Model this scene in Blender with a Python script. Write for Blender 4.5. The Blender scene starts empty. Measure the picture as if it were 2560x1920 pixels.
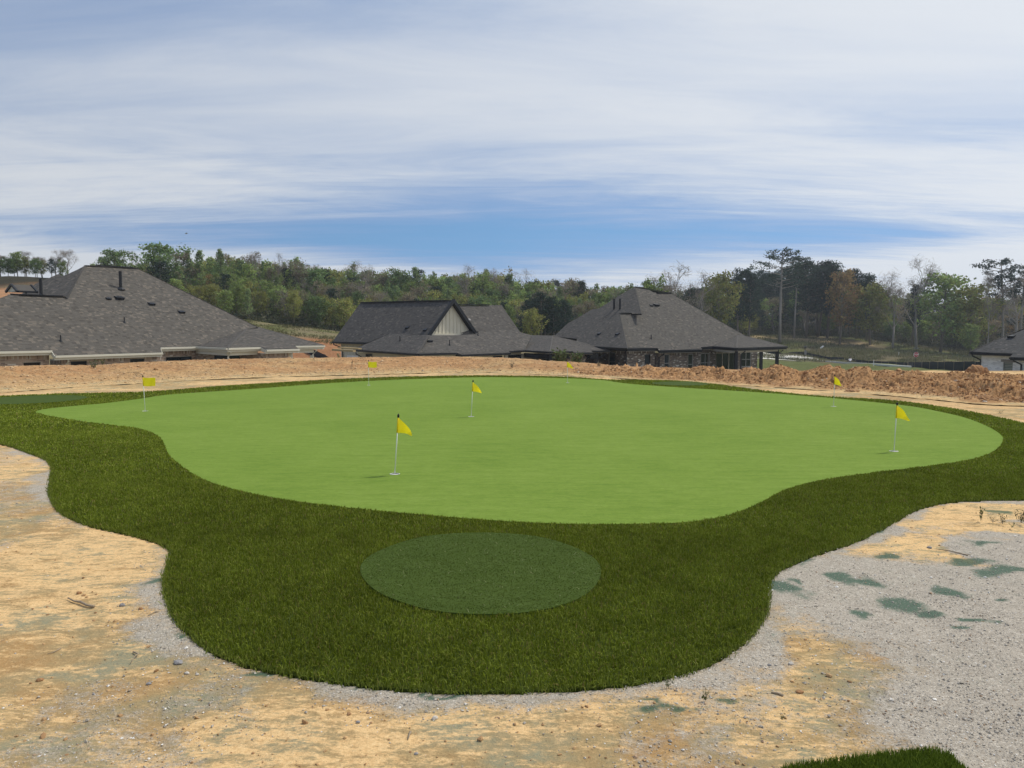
import bpy, math, random
import numpy as np
from mathutils import Vector, Matrix
R = math.radians
random.seed(7)
rng = np.random.default_rng(7)
scene = bpy.context.scene
C = scene.collection

# ------------------------------------------------------------------ camera, sky, sun, exposure
F = 1923.0; HC = 1.65; PITCH = math.atan(140 / F)
cam_d = bpy.data.cameras.new('camera'); cam = bpy.data.objects.new('camera', cam_d); C.objects.link(cam)
cam.location = (0, 0, HC); cam.rotation_euler = (R(90) - PITCH, 0, 0)
cam_d.sensor_width = 36; cam_d.lens = F / 2560 * 36; cam_d.clip_start = 0.05; cam_d.clip_end = 5000
scene.camera = cam
SUN_EL = 57; SUN_AZ = 58           # azimuth measured clockwise from +Y
sun_d = bpy.data.lights.new('sun', 'SUN'); sun = bpy.data.objects.new('sun', sun_d); C.objects.link(sun)
sun_d.energy = 2.9; sun_d.angle = R(2.5); sun_d.color = (1.0, 0.93, 0.80)
sv = Vector((math.sin(R(SUN_AZ)) * math.cos(R(SUN_EL)), math.cos(R(SUN_AZ)) * math.cos(R(SUN_EL)), math.sin(R(SUN_EL))))
sun.rotation_euler = (-sv).to_track_quat('-Z', 'Y').to_euler()
sun.location = sv * 60
scene.view_settings.view_transform = 'Standard'; scene.view_settings.look = 'None'
scene.view_settings.exposure = 0.0; scene.view_settings.gamma = 1; scene.view_settings.use_curve_mapping = False

world = bpy.data.worlds.new('World'); scene.world = world; world.use_nodes = True

class NT:
    """little helper round a node tree"""
    def __init__(s, nt): s.t = nt; s.n = nt.nodes; s.l = nt.links
    def new(s, typ, **kw):
        n = s.n.new(typ)
        for k, v in kw.items(): setattr(n, k, v)
        return n
    def put(s, sock, v):
        if isinstance(v, bpy.types.NodeSocket): s.l.new(v, sock)
        elif isinstance(v, (tuple, list)) and len(v) == 3 and sock.type == 'RGBA': sock.default_value = (*v, 1)
        else: sock.default_value = v
    def math(s, op, a, b=0.0, c=None, clamp=False):
        n = s.new('ShaderNodeMath', operation=op, use_clamp=clamp); s.put(n.inputs[0], a); s.put(n.inputs[1], b)
        if c is not None: s.put(n.inputs[2], c)
        return n.outputs[0]
    def vmath(s, op, a, b):
        n = s.new('ShaderNodeVectorMath', operation=op); s.put(n.inputs[0], a); s.put(n.inputs[1], b); return n.outputs[0]
    def mix(s, f, a, b, mode='MIX'):
        n = s.new('ShaderNodeMix', data_type='RGBA', blend_type=mode); s.put(n.inputs[0], f); s.put(n.inputs[6], a); s.put(n.inputs[7], b); return n.outputs[2]
    def noise(s, vec, scale, detail=4, rough=0.55, dist=0.0, out=0):
        n = s.new('ShaderNodeTexNoise'); s.put(n.inputs['Vector'], vec); n.inputs['Scale'].default_value = scale
        n.inputs['Detail'].default_value = detail; n.inputs['Roughness'].default_value = rough; n.inputs['Distortion'].default_value = dist
        return n.outputs[out]
    def ramp(s, f, stops, interp='LINEAR'):
        n = s.new('ShaderNodeValToRGB'); e = n.color_ramp.elements; n.color_ramp.interpolation = interp
        while len(e) < len(stops): e.new(0.5)
        for el, (p, c) in zip(e, stops):
            el.position = p; el.color = (*c, 1) if isinstance(c, (tuple, list)) else (c, c, c, 1)
        s.put(n.inputs[0], f); return n.outputs[0]
    def step(s, v, a, b):
        n = s.new('ShaderNodeMapRange', interpolation_type='SMOOTHSTEP'); s.put(n.inputs[0], v)
        n.inputs[1].default_value = a; n.inputs[2].default_value = b; return n.outputs[0]
    def attr(s, name, out='Color'): return s.new('ShaderNodeAttribute', attribute_name=name).outputs[out]
    def scalev(s, v, sc):
        n = s.new('ShaderNodeMapping'); s.put(n.inputs[0], v); n.inputs['Scale'].default_value = sc; return n.outputs[0]

def build_world():
    w = NT(world.node_tree); w.n.clear()
    tc = w.new('ShaderNodeTexCoord').outputs['Generated']
    sx = w.new('ShaderNodeSeparateXYZ'); w.put(sx.inputs[0], tc); x, y, z = sx.outputs
    zc = w.math('MAXIMUM', z, 0.0)
    sky = w.new('ShaderNodeTexSky', sky_type='NISHITA', sun_disc=False, sun_elevation=R(SUN_EL), sun_rotation=R(SUN_AZ), air_density=1.0, dust_density=0.3, ozone_density=2.5)
    cv = w.new('ShaderNodeCombineXYZ'); w.put(cv.inputs[0], x); w.put(cv.inputs[1], y); w.put(cv.inputs[2], w.math('ADD', w.math('MULTIPLY', zc, 0.9), 0.22))
    w.put(sky.inputs[0], cv.outputs[0])
    # cloud sheet seen in perspective: planar coordinates
    inv = w.math('DIVIDE', 1.0, w.math('ADD', zc, 0.10))
    pv = w.new('ShaderNodeCombineXYZ'); w.put(pv.inputs[0], w.math('MULTIPLY', x, inv)); w.put(pv.inputs[1], w.math('MULTIPLY', y, inv)); pv.inputs[2].default_value = 3.7
    P = pv.outputs[0]
    n1 = w.noise(w.scalev(P, (0.35, 0.8, 1)), 0.8, 6, 0.55, 0.6)
    n2 = w.noise(w.scalev(P, (0.30, 1.0, 1)), 2.1, 10, 0.68, 0.8)
    n3 = w.noise(w.scalev(P, (0.5, 0.6, 2)), 0.35, 3, 0.5, 0.3)
    bias = w.ramp(zc, [(0.0, 0.85), (0.070, 0.80), (0.082, 0.66), (0.094, 0.42), (0.106, 0.22), (0.118, 0.24), (0.132, 0.42), (0.150, 0.56), (0.19, 0.72), (0.29, 0.78), (0.36, 0.76), (0.44, 0.74), (0.7, 0.7)])
    side = w.math('MULTIPLY', w.math('SUBTRACT', w.math('ABSOLUTE', w.math('ADD', x, 0.03)), 0.17), 1.15)
    side = w.math('MULTIPLY', side, w.math('SUBTRACT', 1.0, w.step(zc, 0.12, 0.24)))
    rt = w.math('MULTIPLY', x, w.math('MULTIPLY', w.step(zc, 0.15, 0.42), 0.62))
    d = w.math('ADD', w.math('ADD', bias, side), rt)
    n4 = w.noise(w.scalev(P, (0.14, 1.0, 1)), 3.4, 8, 0.7, 1.2)
    d = w.math('ADD', d, w.math('MULTIPLY', w.math('SUBTRACT', n4, 0.5), w.math('MULTIPLY', w.math('SUBTRACT', 1.0, w.step(zc, 0.14, 0.24)), 0.75)))
    soft = w.math('SUBTRACT', 1.0, w.math('MULTIPLY', w.step(zc, 0.15, 0.30), 0.50))
    d = w.math('ADD', d, w.math('MULTIPLY', w.math('SUBTRACT', n1, 0.5), 0.60))
    d = w.math('ADD', d, w.math('MULTIPLY', w.math('SUBTRACT', n2, 0.5), w.math('MULTIPLY', soft, 0.80)))
    d = w.math('ADD', d, w.math('MULTIPLY', w.math('SUBTRACT', n3, 0.5), 0.35))
    dens = w.math('MULTIPLY', w.step(d, -0.05, 1.0), 0.97)
    # thin veil is lavender blue, thick parts are near white
    cc = w.ramp(dens, [(0.0, (0.33, 0.43, 0.70)), (0.4, (0.42, 0.50, 0.72)), (0.68, (0.55, 0.62, 0.76)), (1.0, (0.755, 0.79, 0.835))])
    cc = w.mix(1.0, cc, (10.0, 10.0, 10.0), 'MULTIPLY')
    bright = w.math('ADD', 0.98, w.math('MULTIPLY', x, 0.16))
    cc = w.mix(1.0, cc, bright, 'MULTIPLY')
    skyc = w.mix(1.0, sky.outputs[0], (0.92, 1.20, 1.24), 'MULTIPLY')
    col = w.mix(dens, skyc, cc)
    bg = w.new('ShaderNodeBackground'); w.put(bg.inputs[0], col); bg.inputs[1].default_value = 0.1
    o = w.new('ShaderNodeOutputWorld'); w.l.new(bg.outputs[0], o.inputs[0])
build_world()

# ------------------------------------------------------------------ survey helpers (photo direction + real distance -> place)
def ray(px, py):
    xc = (px - 1280) / F; yc = -(py - 960) / F
    wy = math.cos(PITCH) + yc * math.sin(PITCH); wz = -math.sin(PITCH) + yc * math.cos(PITCH)
    return np.array([xc / wy, 1.0, wz / wy])
CAMP = np.array([0, 0, HC])
def atd(px, py, D): return CAMP + ray(px, py) * D
def onz(px, py, z=0.0): r = ray(px, py); return CAMP + r * ((z - HC) / r[2])
class PL:
    def __init__(s, p, n): s.p = np.array(p, float); s.n = np.array(n, float) / np.linalg.norm(n)
    def hit(s, px, py): r = ray(px, py); return CAMP + r * (np.dot(s.p - CAMP, s.n) / np.dot(r, s.n))
def axes(ang): u = np.array([math.sin(R(ang)), math.cos(R(ang)), 0]); return u, np.array([u[1], -u[0], 0])
def slope(p, out, pitch):    # roof plane through p falling towards the horizontal direction out
    return PL(p, out * math.sin(R(pitch)) + np.array([0, 0, math.cos(R(pitch))]))

# value noise
def vnoise(x, y, seed=0):
    xi = np.floor(x).astype(np.int64); yi = np.floor(y).astype(np.int64); xf = x - xi; yf = y - yi
    def h(a, b):
        n = (a * 374761393 + b * 668265263 + seed * 974634777) & 0xffffffff
        n = ((n ^ (n >> 13)) * 1274126177) & 0xffffffff
        return ((n ^ (n >> 16)) & 0xffff) / 65535.0
    u = xf * xf * (3 - 2 * xf); v = yf * yf * (3 - 2 * yf)
    return (h(xi, yi) * (1 - u) + h(xi + 1, yi) * u) * (1 - v) + (h(xi, yi + 1) * (1 - u) + h(xi + 1, yi + 1) * u) * v
def fbm(x, y, oct=5, seed=0, gain=0.5):
    s = 0; a = 1; t = 0
    for i in range(oct): s = s + a * vnoise(x * 2**i + 17.3 * i, y * 2**i - 9.1 * i, seed + i); t += a; a *= gain
    return s / t
def sstep(v, a, b): t = np.clip((v - a) / (b - a), 0, 1); return t * t * (3 - 2 * t)

# ------------------------------------------------------------------ object helpers
def tag(o, label=None, cat=None, group=None, kind=None):
    if label: o['label'] = label
    if cat: o['category'] = cat
    if group: o['group'] = group
    if kind: o['kind'] = kind
    return o
def link(o, parent=None):
    C.objects.link(o)
    if parent is not None:
        o.parent = parent; bpy.context.view_layer.update() if False else None
        o.matrix_parent_inverse = Matrix.Translation(-Vector(getattr_loc(parent)))
    return o
LOC = {}
def getattr_loc(p): return LOC.get(p.name, (0, 0, 0))
def empty(name, loc, label, cat, group=None):
    o = bpy.data.objects.new(name, None); C.objects.link(o); o.location = loc; o.empty_display_size = 0.2
    LOC[o.name] = tuple(loc); return tag(o, label, cat, group)
def mesh_np(name, V, Fc, mat, cols=None, parent=None, smooth=False, attrs=None):
    V = np.asarray(V, np.float32); Fc = np.asarray(Fc, np.int32); k = Fc.shape[1]
    me = bpy.data.meshes.new(name); me.vertices.add(len(V)); me.vertices.foreach_set('co', V.ravel())
    me.loops.add(Fc.size); me.loops.foreach_set('vertex_index', Fc.ravel())
    me.polygons.add(len(Fc)); me.polygons.foreach_set('loop_start', np.arange(0, Fc.size, k, dtype=np.int32))
    me.polygons.foreach_set('use_smooth', np.full(len(Fc), smooth))
    me.update(calc_edges=True)
    if cols is not None:
        cols = np.asarray(cols, np.float32)
        if cols.shape[1] == 3: cols = np.hstack([cols, np.ones((len(cols), 1), np.float32)])
        at = me.attributes.new('Col', 'FLOAT_COLOR', 'FACE' if len(cols) == len(Fc) and len(cols) != len(V) else 'POINT'); at.data.foreach_set('color', cols.ravel())
    for n, v in (attrs or {}).items():
        at = me.attributes.new(n, 'FLOAT', 'POINT'); at.data.foreach_set('value', np.asarray(v, np.float32).ravel())
    me.validate()
    if mat: me.materials.append(mat)
    return me
def obj(name, me, parent=None, kind=None):
    o = bpy.data.objects.new(name, me); link(o, parent)
    if kind: o['kind'] = kind
    return o
class MB:
    def __init__(s): s.v = []; s.f = []; s.c = []
    def poly(s, pts, col=(1, 1, 1)):
        i = len(s.v); s.v += [tuple(map(float, p)) for p in pts]; s.f.append(tuple(range(i, i + len(pts)))); s.c.append(col)
    def hexa(s, b, t, col=(1, 1, 1)):       # bottom ring, top ring of equal length
        n = len(b); i = len(s.v); s.v += [tuple(map(float, p)) for p in list(b) + list(t)]
        s.f.append(tuple(reversed(range(i, i + n)))); s.f.append(tuple(range(i + n, i + 2 * n)))
        for k in range(n): j = (k + 1) % n; s.f.append((i + k, i + j, i + n + j, i + n + k))
        s.c += [col] * (n + 2)
    def box(s, c, ux, uy, uz, col=(1, 1, 1)):   # centre and three half-extent vectors
        c = np.array(c, float); ux, uy, uz = map(lambda q: np.array(q, float), (ux, uy, uz))
        b = [c - ux - uy - uz, c + ux - uy - uz, c + ux + uy - uz, c - ux + uy - uz]
        s.hexa(b, [p + 2 * uz for p in b], col)
    def bar(s, p, q, w, h, col=(1, 1, 1), up=(0, 0, 1)):   # beam between two points, width w sideways, height h
        p = np.array(p, float); q = np.array(q, float); d = q - p; L = np.linalg.norm(d) or 1e-6; d /= L
        side = np.cross(d, up); n = np.linalg.norm(side)
        if n < 1e-4: side = np.array([1, 0, 0])
        else: side /= n
        u2 = np.cross(side, d)
        s.box((p + q) / 2, d * L / 2, side * w / 2, u2 * h / 2, col)
    def tube(s, pts, rad, n=6, col=(1, 1, 1), cap=True):
        pts = [np.array(p, float) for p in pts]; rings = []
        for k, p in enumerate(pts):
            d = pts[min(k + 1, len(pts) - 1)] - pts[max(k - 1, 0)]; d /= (np.linalg.norm(d) or 1)
            a = np.cross(d, (0, 0, 1) if abs(d[2]) < .9 else (1, 0, 0)); a /= np.linalg.norm(a); b = np.cross(d, a)
            r = rad[k] if hasattr(rad, '__len__') else rad
            i = len(s.v); rings.append(i)
            for j in range(n): t = 2 * math.pi * j / n; s.v.append(tuple(p + r * (math.cos(t) * a + math.sin(t) * b)))
        for k in range(len(pts) - 1):
            for j in range(n):
                j2 = (j + 1) % n; s.f.append((rings[k] + j, rings[k + 1] + j, rings[k + 1] + j2, rings[k] + j2)); s.c.append(col)
        if cap:
            s.f.append(tuple(rings[0] + j for j in range(n))); s.f.append(tuple(rings[-1] + n - 1 - j for j in range(n))); s.c += [col, col]
    def build(s, name, mat, parent=None, kind=None, smooth=False):
        o = obj(name, s.mesh(name, mat, smooth), parent, kind); return o
    def mesh(s, name, mat, smooth=False):
        me = bpy.data.meshes.new(name); me.from_pydata(s.v, [], s.f)
        at = me.attributes.new('Col', 'FLOAT_COLOR', 'FACE')
        at.data.foreach_set('color', np.array([(*c, 1) for c in s.c], np.float32).ravel())
        if smooth: me.polygons.foreach_set('use_smooth', [True] * len(me.polygons))
        if mat: me.materials.append(mat)
        me.update(); return me

# ------------------------------------------------------------------ materials
def new_mat(name):
    m = bpy.data.materials.new(name); m.use_nodes = True; n = NT(m.node_tree); b = m.node_tree.nodes['Principled BSDF']
    return m, n, b
def objco(n): return n.new('ShaderNodeTexCoord').outputs['Object']
def simple(name, col, rough=0.6, var=0.15, scale=8, bump=0.0, metallic=0.0, attr=False, bscale=None):
    m, n, b = new_mat(name); co = objco(n)
    f = n.noise(co, scale, 5, 0.6)
    base = n.attr('Col') if attr else (*col, 1)
    lo = n.math('MULTIPLY_ADD', f, var * 2.4, 1 - var * 1.2)
    if attr: c = n.mix(1.0, n.mix(1.0, base, (*col, 1), 'MULTIPLY'), lo, 'MULTIPLY')
    else: c = n.mix(1.0, base, lo, 'MULTIPLY')
    n.put(b.inputs['Base Color'], c); b.inputs['Roughness'].default_value = rough; b.inputs['Metallic'].default_value = metallic
    b.inputs['Specular IOR Level'].default_value = 0.3
    if bump:
        bp = n.new('ShaderNodeBump'); bp.inputs['Strength'].default_value = bump; bp.inputs['Distance'].default_value = 0.02
        n.put(bp.inputs['Height'], n.noise(co, bscale or scale * 4, 4, 0.6)); n.l.new(bp.outputs[0], b.inputs['Normal'])
    return m
M_deck = simple('roof_deck', (0.05, 0.05, 0.05), 0.9)
M_shingle = simple('shingle', (1, 1, 1), 0.95, 0.12, 9, attr=True)
M_brick = simple('brick', (1, 1, 1), 0.9, 0.12, 14, attr=True, bump=0.3)
M_mortar1 = simple('mortar_light', (0.40, 0.36, 0.30), 0.95, 0.1)
M_mortar2 = simple('mortar_grey', (0.20, 0.18, 0.16), 0.95, 0.1)
M_cream = simple('cream_paint', (0.66, 0.64, 0.54), 0.5, 0.06, 3)
M_siding = simple('greige_siding', (0.66, 0.62, 0.50), 0.6, 0.06, 3)
M_black = simple('black_metal', (0.018, 0.020, 0.024), 0.45, 0.1)
M_beige = simple('beige_beam', (0.48, 0.44, 0.37), 0.6, 0.05)
M_white = simple('white_painted_brick', (0.88, 0.87, 0.84), 0.7, 0.04, 10, bump=0.2)
M_soffit = simple('soffit', (0.30, 0.28, 0.25), 0.8, 0.05)
M_frame = simple('window_frame', (0.30, 0.30, 0.29), 0.5, 0.05)
M_timber = simple('timber', (0.55, 0.42, 0.22), 0.8, 0.2, 5)
M_concrete = simple('concrete', (0.55, 0.54, 0.50), 0.9, 0.10, 1.5, bump=0.1)
M_kerb = simple('kerb_concrete', (0.78, 0.76, 0.70), 0.9, 0.08, 2)
M_silt = simple('silt_fabric', (0.018, 0.022, 0.028), 0.65, 0.3, 3, bump=0.4)
M_bark = simple('bark', (0.20, 0.17, 0.14), 0.95, 0.3, 3)
M_bark_p = simple('pale_bark', (0.30, 0.27, 0.24), 0.95, 0.25, 3)
M_steel = simple('sign_steel', (0.16, 0.16, 0.17), 0.5, 0.1, metallic=0.6)
M_red = simple('sign_red', (0.42, 0.012, 0.03), 0.45, 0.05)
M_signwhite = simple('sign_white', (0.8, 0.8, 0.8), 0.5, 0.03)
M_skin = simple('skin', (0.35, 0.20, 0.14), 0.6, 0.05)
M_shirt = simple('white_shirt', (0.82, 0.82, 0.84), 0.9, 0.05)
M_trousers = simple('dark_trousers', (0.03, 0.035, 0.05), 0.9, 0.05)
M_pole = simple('white_pole', (0.80, 0.82, 0.76), 0.35, 0.03)
M_rubber = simple('black_rubber', (0.012, 0.012, 0.012), 0.5, 0.05)
M_cup = simple('white_cup', (0.80, 0.80, 0.76), 0.4, 0.03)
M_hole = simple('cup_inside', (0.05, 0.06, 0.05), 0.8, 0.03)
M_stone = simple('grey_stone', (0.30, 0.29, 0.29), 0.9, 0.25, 30, bump=0.5)
M_stonew = simple('pale_stone', (0.62, 0.57, 0.50), 0.9, 0.15, 30, bump=0.5)
M_clod = simple('clay_clod', (0.38, 0.21, 0.10), 0.95, 0.25, 20, bump=0.6)
M_wood = simple('dry_wood', (0.34, 0.27, 0.19), 0.9, 0.3, 30, bump=0.4)
def glass_mat():
    m, n, b = new_mat('window_glass'); b.inputs['Base Color'].default_value = (0.012, 0.018, 0.020, 1)
    b.inputs['Roughness'].default_value = 0.06; b.inputs['Specular IOR Level'].default_value = 0.5; return m
M_glass = glass_mat()
def flag_mat():
    m, n, b = new_mat('yellow_flag'); nt = m.node_tree
    co = objco(n)
    c = n.mix(n.noise(co, 30, 2), (0.90, 0.72, 0.01), (0.95, 0.80, 0.02))
    n.put(b.inputs['Base Color'], c); b.inputs['Roughness'].default_value = 0.55
    tr = n.new('ShaderNodeBsdfTranslucent'); n.put(tr.inputs[0], (0.95, 0.80, 0.02)); ms = n.new('ShaderNodeMixShader'); ms.inputs[0].default_value = 0.42
    n.l.new(b.outputs[0], ms.inputs[1]); n.l.new(tr.outputs[0], ms.inputs[2]); n.l.new(ms.outputs[0], nt.nodes['Material Output'].inputs[0]); return m
M_flag = flag_mat()
def leaf_mat(name, transl=0.3, var=0.25):
    m, n, b = new_mat(name); nt = m.node_tree
    inf = n.new('ShaderNodeObjectInfo').outputs['Random']
    k = n.math('MULTIPLY_ADD', inf, var * 2, 1 - var)
    c = n.mix(1.0, n.attr('Col'), k, 'MULTIPLY')
    d = n.new('ShaderNodeBsdfDiffuse'); n.put(d.inputs[0], c)
    t = n.new('ShaderNodeBsdfTranslucent'); n.put(t.inputs[0], c)
    ms = n.new('ShaderNodeMixShader'); ms.inputs[0].default_value = transl
    n.l.new(d.outputs[0], ms.inputs[1]); n.l.new(t.outputs[0], ms.inputs[2]); n.l.new(ms.outputs[0], nt.nodes['Material Output'].inputs[0]); return m
M_leaf = leaf_mat('foliage'); M_blade = leaf_mat('turf_blades', 0.25, 0.0)

def turf_base_mat():
    m, n, b = new_mat('fringe_backing'); co = objco(n)
    c = n.ramp(n.noise(co, 60, 4), [(0.3, (0.030, 0.045, 0.006)), (0.7, (0.060, 0.080, 0.014))])
    n.put(b.inputs['Base Color'], c); b.inputs['Roughness'].default_value = 0.95; b.inputs['Specular IOR Level'].default_value = 0.1; return m
def green_mat(name, c0, c1, c2, streak, sp=0.04):
    m, n, b = new_mat(name); co = objco(n)
    big = n.noise(co, 0.55, 4, 0.55, 0.4)
    st = n.noise(n.scalev(co, (0.5, 2.4, 1)), streak, 5, 0.6)
    fine = n.math('ADD', n.math('MULTIPLY', n.noise(co, 140, 3, 0.7), 0.5), n.math('MULTIPLY', n.noise(n.scalev(co, (0.4, 1.0, 1)), 48, 4, 0.75), 0.5)); mid = n.noise(n.scalev(co, (0.35, 1, 1)), 16, 6, 0.75)
    f = n.math('ADD', n.math('MULTIPLY', big, 0.25), n.math('ADD', n.math('MULTIPLY', st, 0.30), n.math('MULTIPLY', mid, 0.45)))
    c = n.ramp(f, [(0.36, c0), (0.5, c1), (0.64, c2)])
    fm = n.math('MULTIPLY_ADD', fine, 1.5, 0.25)
    c = n.mix(1.0, c, fm, 'MULTIPLY')
    n.put(b.inputs['Base Color'], c); b.inputs['Roughness'].default_value = 0.85; b.inputs['Specular IOR Level'].default_value = sp
    b.inputs['Sheen Weight'].default_value = 0.0
    bp = n.new('ShaderNodeBump'); bp.inputs['Strength'].default_value = 0.45; bp.inputs['Distance'].default_value = 0.006
    n.put(bp.inputs['Height'], n.noise(co, 160, 3, 0.7)); n.l.new(bp.outputs[0], b.inputs['Normal']); return m
M_fringe = turf_base_mat()
M_green = green_mat('putting_green_turf', (0.126, 0.208, 0.031), (0.166, 0.252, 0.042), (0.204, 0.290, 0.058), 3.0)
M_mat = green_mat('dark_mat_turf', (0.046, 0.074, 0.014), (0.058, 0.090, 0.019), (0.070, 0.104, 0.026), 5.0)

def dirt_mat():
    m, n, b = new_mat('dirt'); co = objco(n)
    G = n.attr('gravel', 'Fac'); T = n.attr('dust', 'Fac'); B = n.attr('brown', 'Fac'); K = n.attr('clay', 'Fac')
    nm = n.noise(co, 9, 9, 0.68, 0.4); nf = n.noise(co, 55, 6, 0.7); nw = n.noise(n.scalev(co, (0.6, 1.3, 1)), 3.2, 8, 0.66, 0.8)
    vv = n.new('ShaderNodeTexVoronoi'); n.put(vv.inputs['Vector'], co); vv.inputs['Scale'].default_value = 120; 
    vs = n.new('ShaderNodeSeparateColor'); n.put(vs.inputs[0], vv.outputs['Color'])
    # sandy soil
    rot = n.new('ShaderNodeMapping'); n.put(rot.inputs[0], co); rot.inputs['Rotation'].default_value = (0, 0, 0.35); rot.inputs['Scale'].default_value = (0.62, 1.55, 1)
    pn = n.noise(rot.outputs[0], 6.5, 12, 0.80, 0.35); pf = n.noise(rot.outputs[0], 24, 8, 0.80)
    pale = n.ramp(nf, [(0.30, (0.56, 0.355, 0.165)), (0.5, (0.74, 0.500, 0.245)), (0.7, (0.83, 0.60, 0.32))])
    dull = n.ramp(n.noise(co, 2.2, 5, 0.6), [(0.35, (0.40, 0.245, 0.105)), (0.50, (0.34, 0.255, 0.130)), (0.62, (0.27, 0.260, 0.170))])
    dull = n.mix(n.math('MULTIPLY', n.step(nf, 0.45, 0.7), 0.6), dull, (0.52, 0.36, 0.18))
    pk = n.math('ADD', n.math('MULTIPLY', pn, 0.60), n.math('MULTIPLY', pf, 0.40))
    pk = n.math('SUBTRACT', pk, n.math('MULTIPLY', n.math('SUBTRACT', B, 0.22), 0.07))
    tan = n.mix(n.step(pk, 0.44, 0.54), dull, pale)
    tan = n.mix(n.math('MULTIPLY', n.step(n.noise(co, 120, 3, 0.6), 0.60, 0.70), 0.55), tan, (0.16, 0.10, 0.055))
    # clay: red brown
    cl = n.ramp(nw, [(0.3, (0.26, 0.138, 0.062)), (0.52, (0.44, 0.245, 0.112)), (0.75, (0.66, 0.42, 0.22))])
    tan = n.mix(n.math('MULTIPLY', K, 0.92), tan, n.mix(n.math('MULTIPLY', n.step(pf, 0.40, 0.56), 0.55), cl, n.mix(0.5, cl, (0.17, 0.095, 0.05))))
    # crushed stone
    gv = n.ramp(vs.outputs[0], [(0.0, (0.31, 0.27, 0.22)), (0.4, (0.43, 0.385, 0.32)), (0.8, (0.53, 0.48, 0.405)), (1.0, (0.78, 0.72, 0.62))])
    gv = n.mix(0.45, gv, n.ramp(nm, [(0.3, (0.30, 0.265, 0.22)), (0.7, (0.47, 0.42, 0.35))]))
    fg = n.step(n.math('ADD', G, n.math('MULTIPLY', n.math('SUBTRACT', n.math('ADD', n.math('MULTIPLY', nm, 0.55), n.math('MULTIPLY', nf, 0.45)), 0.5), 2.0)), 0.26, 0.80)
    c = n.mix(fg, tan, gv)
    # green infill dust
    fd = n.step(n.math('ADD', T, n.math('MULTIPLY', n.math('SUBTRACT', n.math('ADD', n.math('MULTIPLY', nm, 0.5), n.math('MULTIPLY', nf, 0.5)), 0.5), 1.3)), 0.38, 0.80)
    dc = n.ramp(nf, [(0.3, (0.020, 0.075, 0.050)), (0.7, (0.055, 0.135, 0.090))])
    c = n.mix(n.math('MULTIPLY', fd, 0.82), c, dc)
    n.put(b.inputs['Base Color'], c); b.inputs['Roughness'].default_value = 0.97; b.inputs['Specular IOR Level'].default_value = 0.1
    bp = n.new('ShaderNodeBump'); bp.inputs['Strength'].default_value = 0.75; bp.inputs['Distance'].default_value = 0.012
    hh = n.math('ADD', n.math('MULTIPLY', nf, 0.7), n.math('MULTIPLY', n.math('SUBTRACT', 1.0, vv.outputs['Distance']), n.math('MULTIPLY', fg, 0.6)))
    n.put(bp.inputs['Height'], n.math('ADD', hh, n.math('MULTIPLY', nm, 1.2))); n.l.new(bp.outputs[0], b.inputs['Normal'])
    return m
M_dirt = dirt_mat()
def terrain_mat():
    m, n, b = new_mat('terrain'); co = objco(n)
    f = n.noise(n.scalev(co, (1, 1, 1)), 0.35, 9, 0.7, 0.5); g = n.noise(co, 2.4, 6, 0.7)
    k = n.math('ADD', n.math('MULTIPLY', f, 0.9), n.math('MULTIPLY', g, 1.1))
    c = n.mix(1.0, n.attr('Col'), n.math('MULTIPLY_ADD', k, 0.9, 0.1), 'MULTIPLY')
    n.put(b.inputs['Base Color'], c); b.inputs['Roughness'].default_value = 0.98; b.inputs['Specular IOR Level'].default_value = 0.05
    bp = n.new('ShaderNodeBump'); bp.inputs['Strength'].default_value = 0.8; bp.inputs['Distance'].default_value = 0.25
    n.put(bp.inputs['Height'], g); n.l.new(bp.outputs[0], b.inputs['Normal']); return m
M_terrain = terrain_mat()

# ------------------------------------------------------------------ far terrain
TP = []   # (x, y, z)
def tp(px, D, py=None, z=None):
    p = atd(px, py if py is not None else 820, D); TP.append((p[0], p[1], p[2] if z is None else z))
for px in (-900, -300, 300, 900, 1500, 2100, 2700, 3400):
    tp(px, 4, z=-.06); tp(px, 18, z=-.06); tp(px, 27, z=-.25)
for px in (-300, 200, 640, 1000, 1400, 1700, 2000, 2300, 2700):
    tp(px, 38, z=-2.3)
for X, Y, Z in ((-28, 48, -2.6), (-15, 55, -2.6), (-22, 60, -2.4), (-34, 46, -2.5), (-5, 60, -2.9), (0, 68, -2.9), (-10, 72, -2.6), (12, 66, -2.9), (20, 70, -3.0), (24, 80, -3.1), (14, 82, -3.0), (40, 58, -3.0), (46, 66, -3.0), (30, 60, -3.1)): TP.append((X, Y, Z))
# right field
tp(1960, 165, 893); tp(2061, 145, 902); tp(2111, 136, 905.5); tp(2180, 128, 911.5); tp(2289, 112, 917); tp(2364, 88, 924); tp(2441, 78, 930); tp(2600, 80, 935)
tp(2012, 120, 905); tp(2012, 100, 915); tp(2200, 90, 925); tp(1900, 120, 900)
tp(1880, 178, 848); tp(1960, 182, 847); tp(2050, 184, 845); tp(2130, 182, 850); tp(2240, 176, 868); tp(2330, 168, 880); tp(2440, 160, 892); tp(2560, 158, 896); tp(2700, 160, 895)
tp(2050, 160, 878); tp(2160, 150, 890); tp(2290, 135, 900)
for px in (1900, 2100, 2300, 2500, 2800): tp(px, 230, z=3.0 if px < 2250 else 1.0)
tp(1700, 160, z=-1.5); tp(1600, 120, z=-3); tp(1700, 220, z=3)
# middle wood
for px in (900, 1100, 1300, 1500): tp(px, 110, z=-1.2); tp(px, 160, z=3.5 if px < 1200 else 1.0); tp(px, 220, z=9 if px < 1200 else 6)
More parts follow.
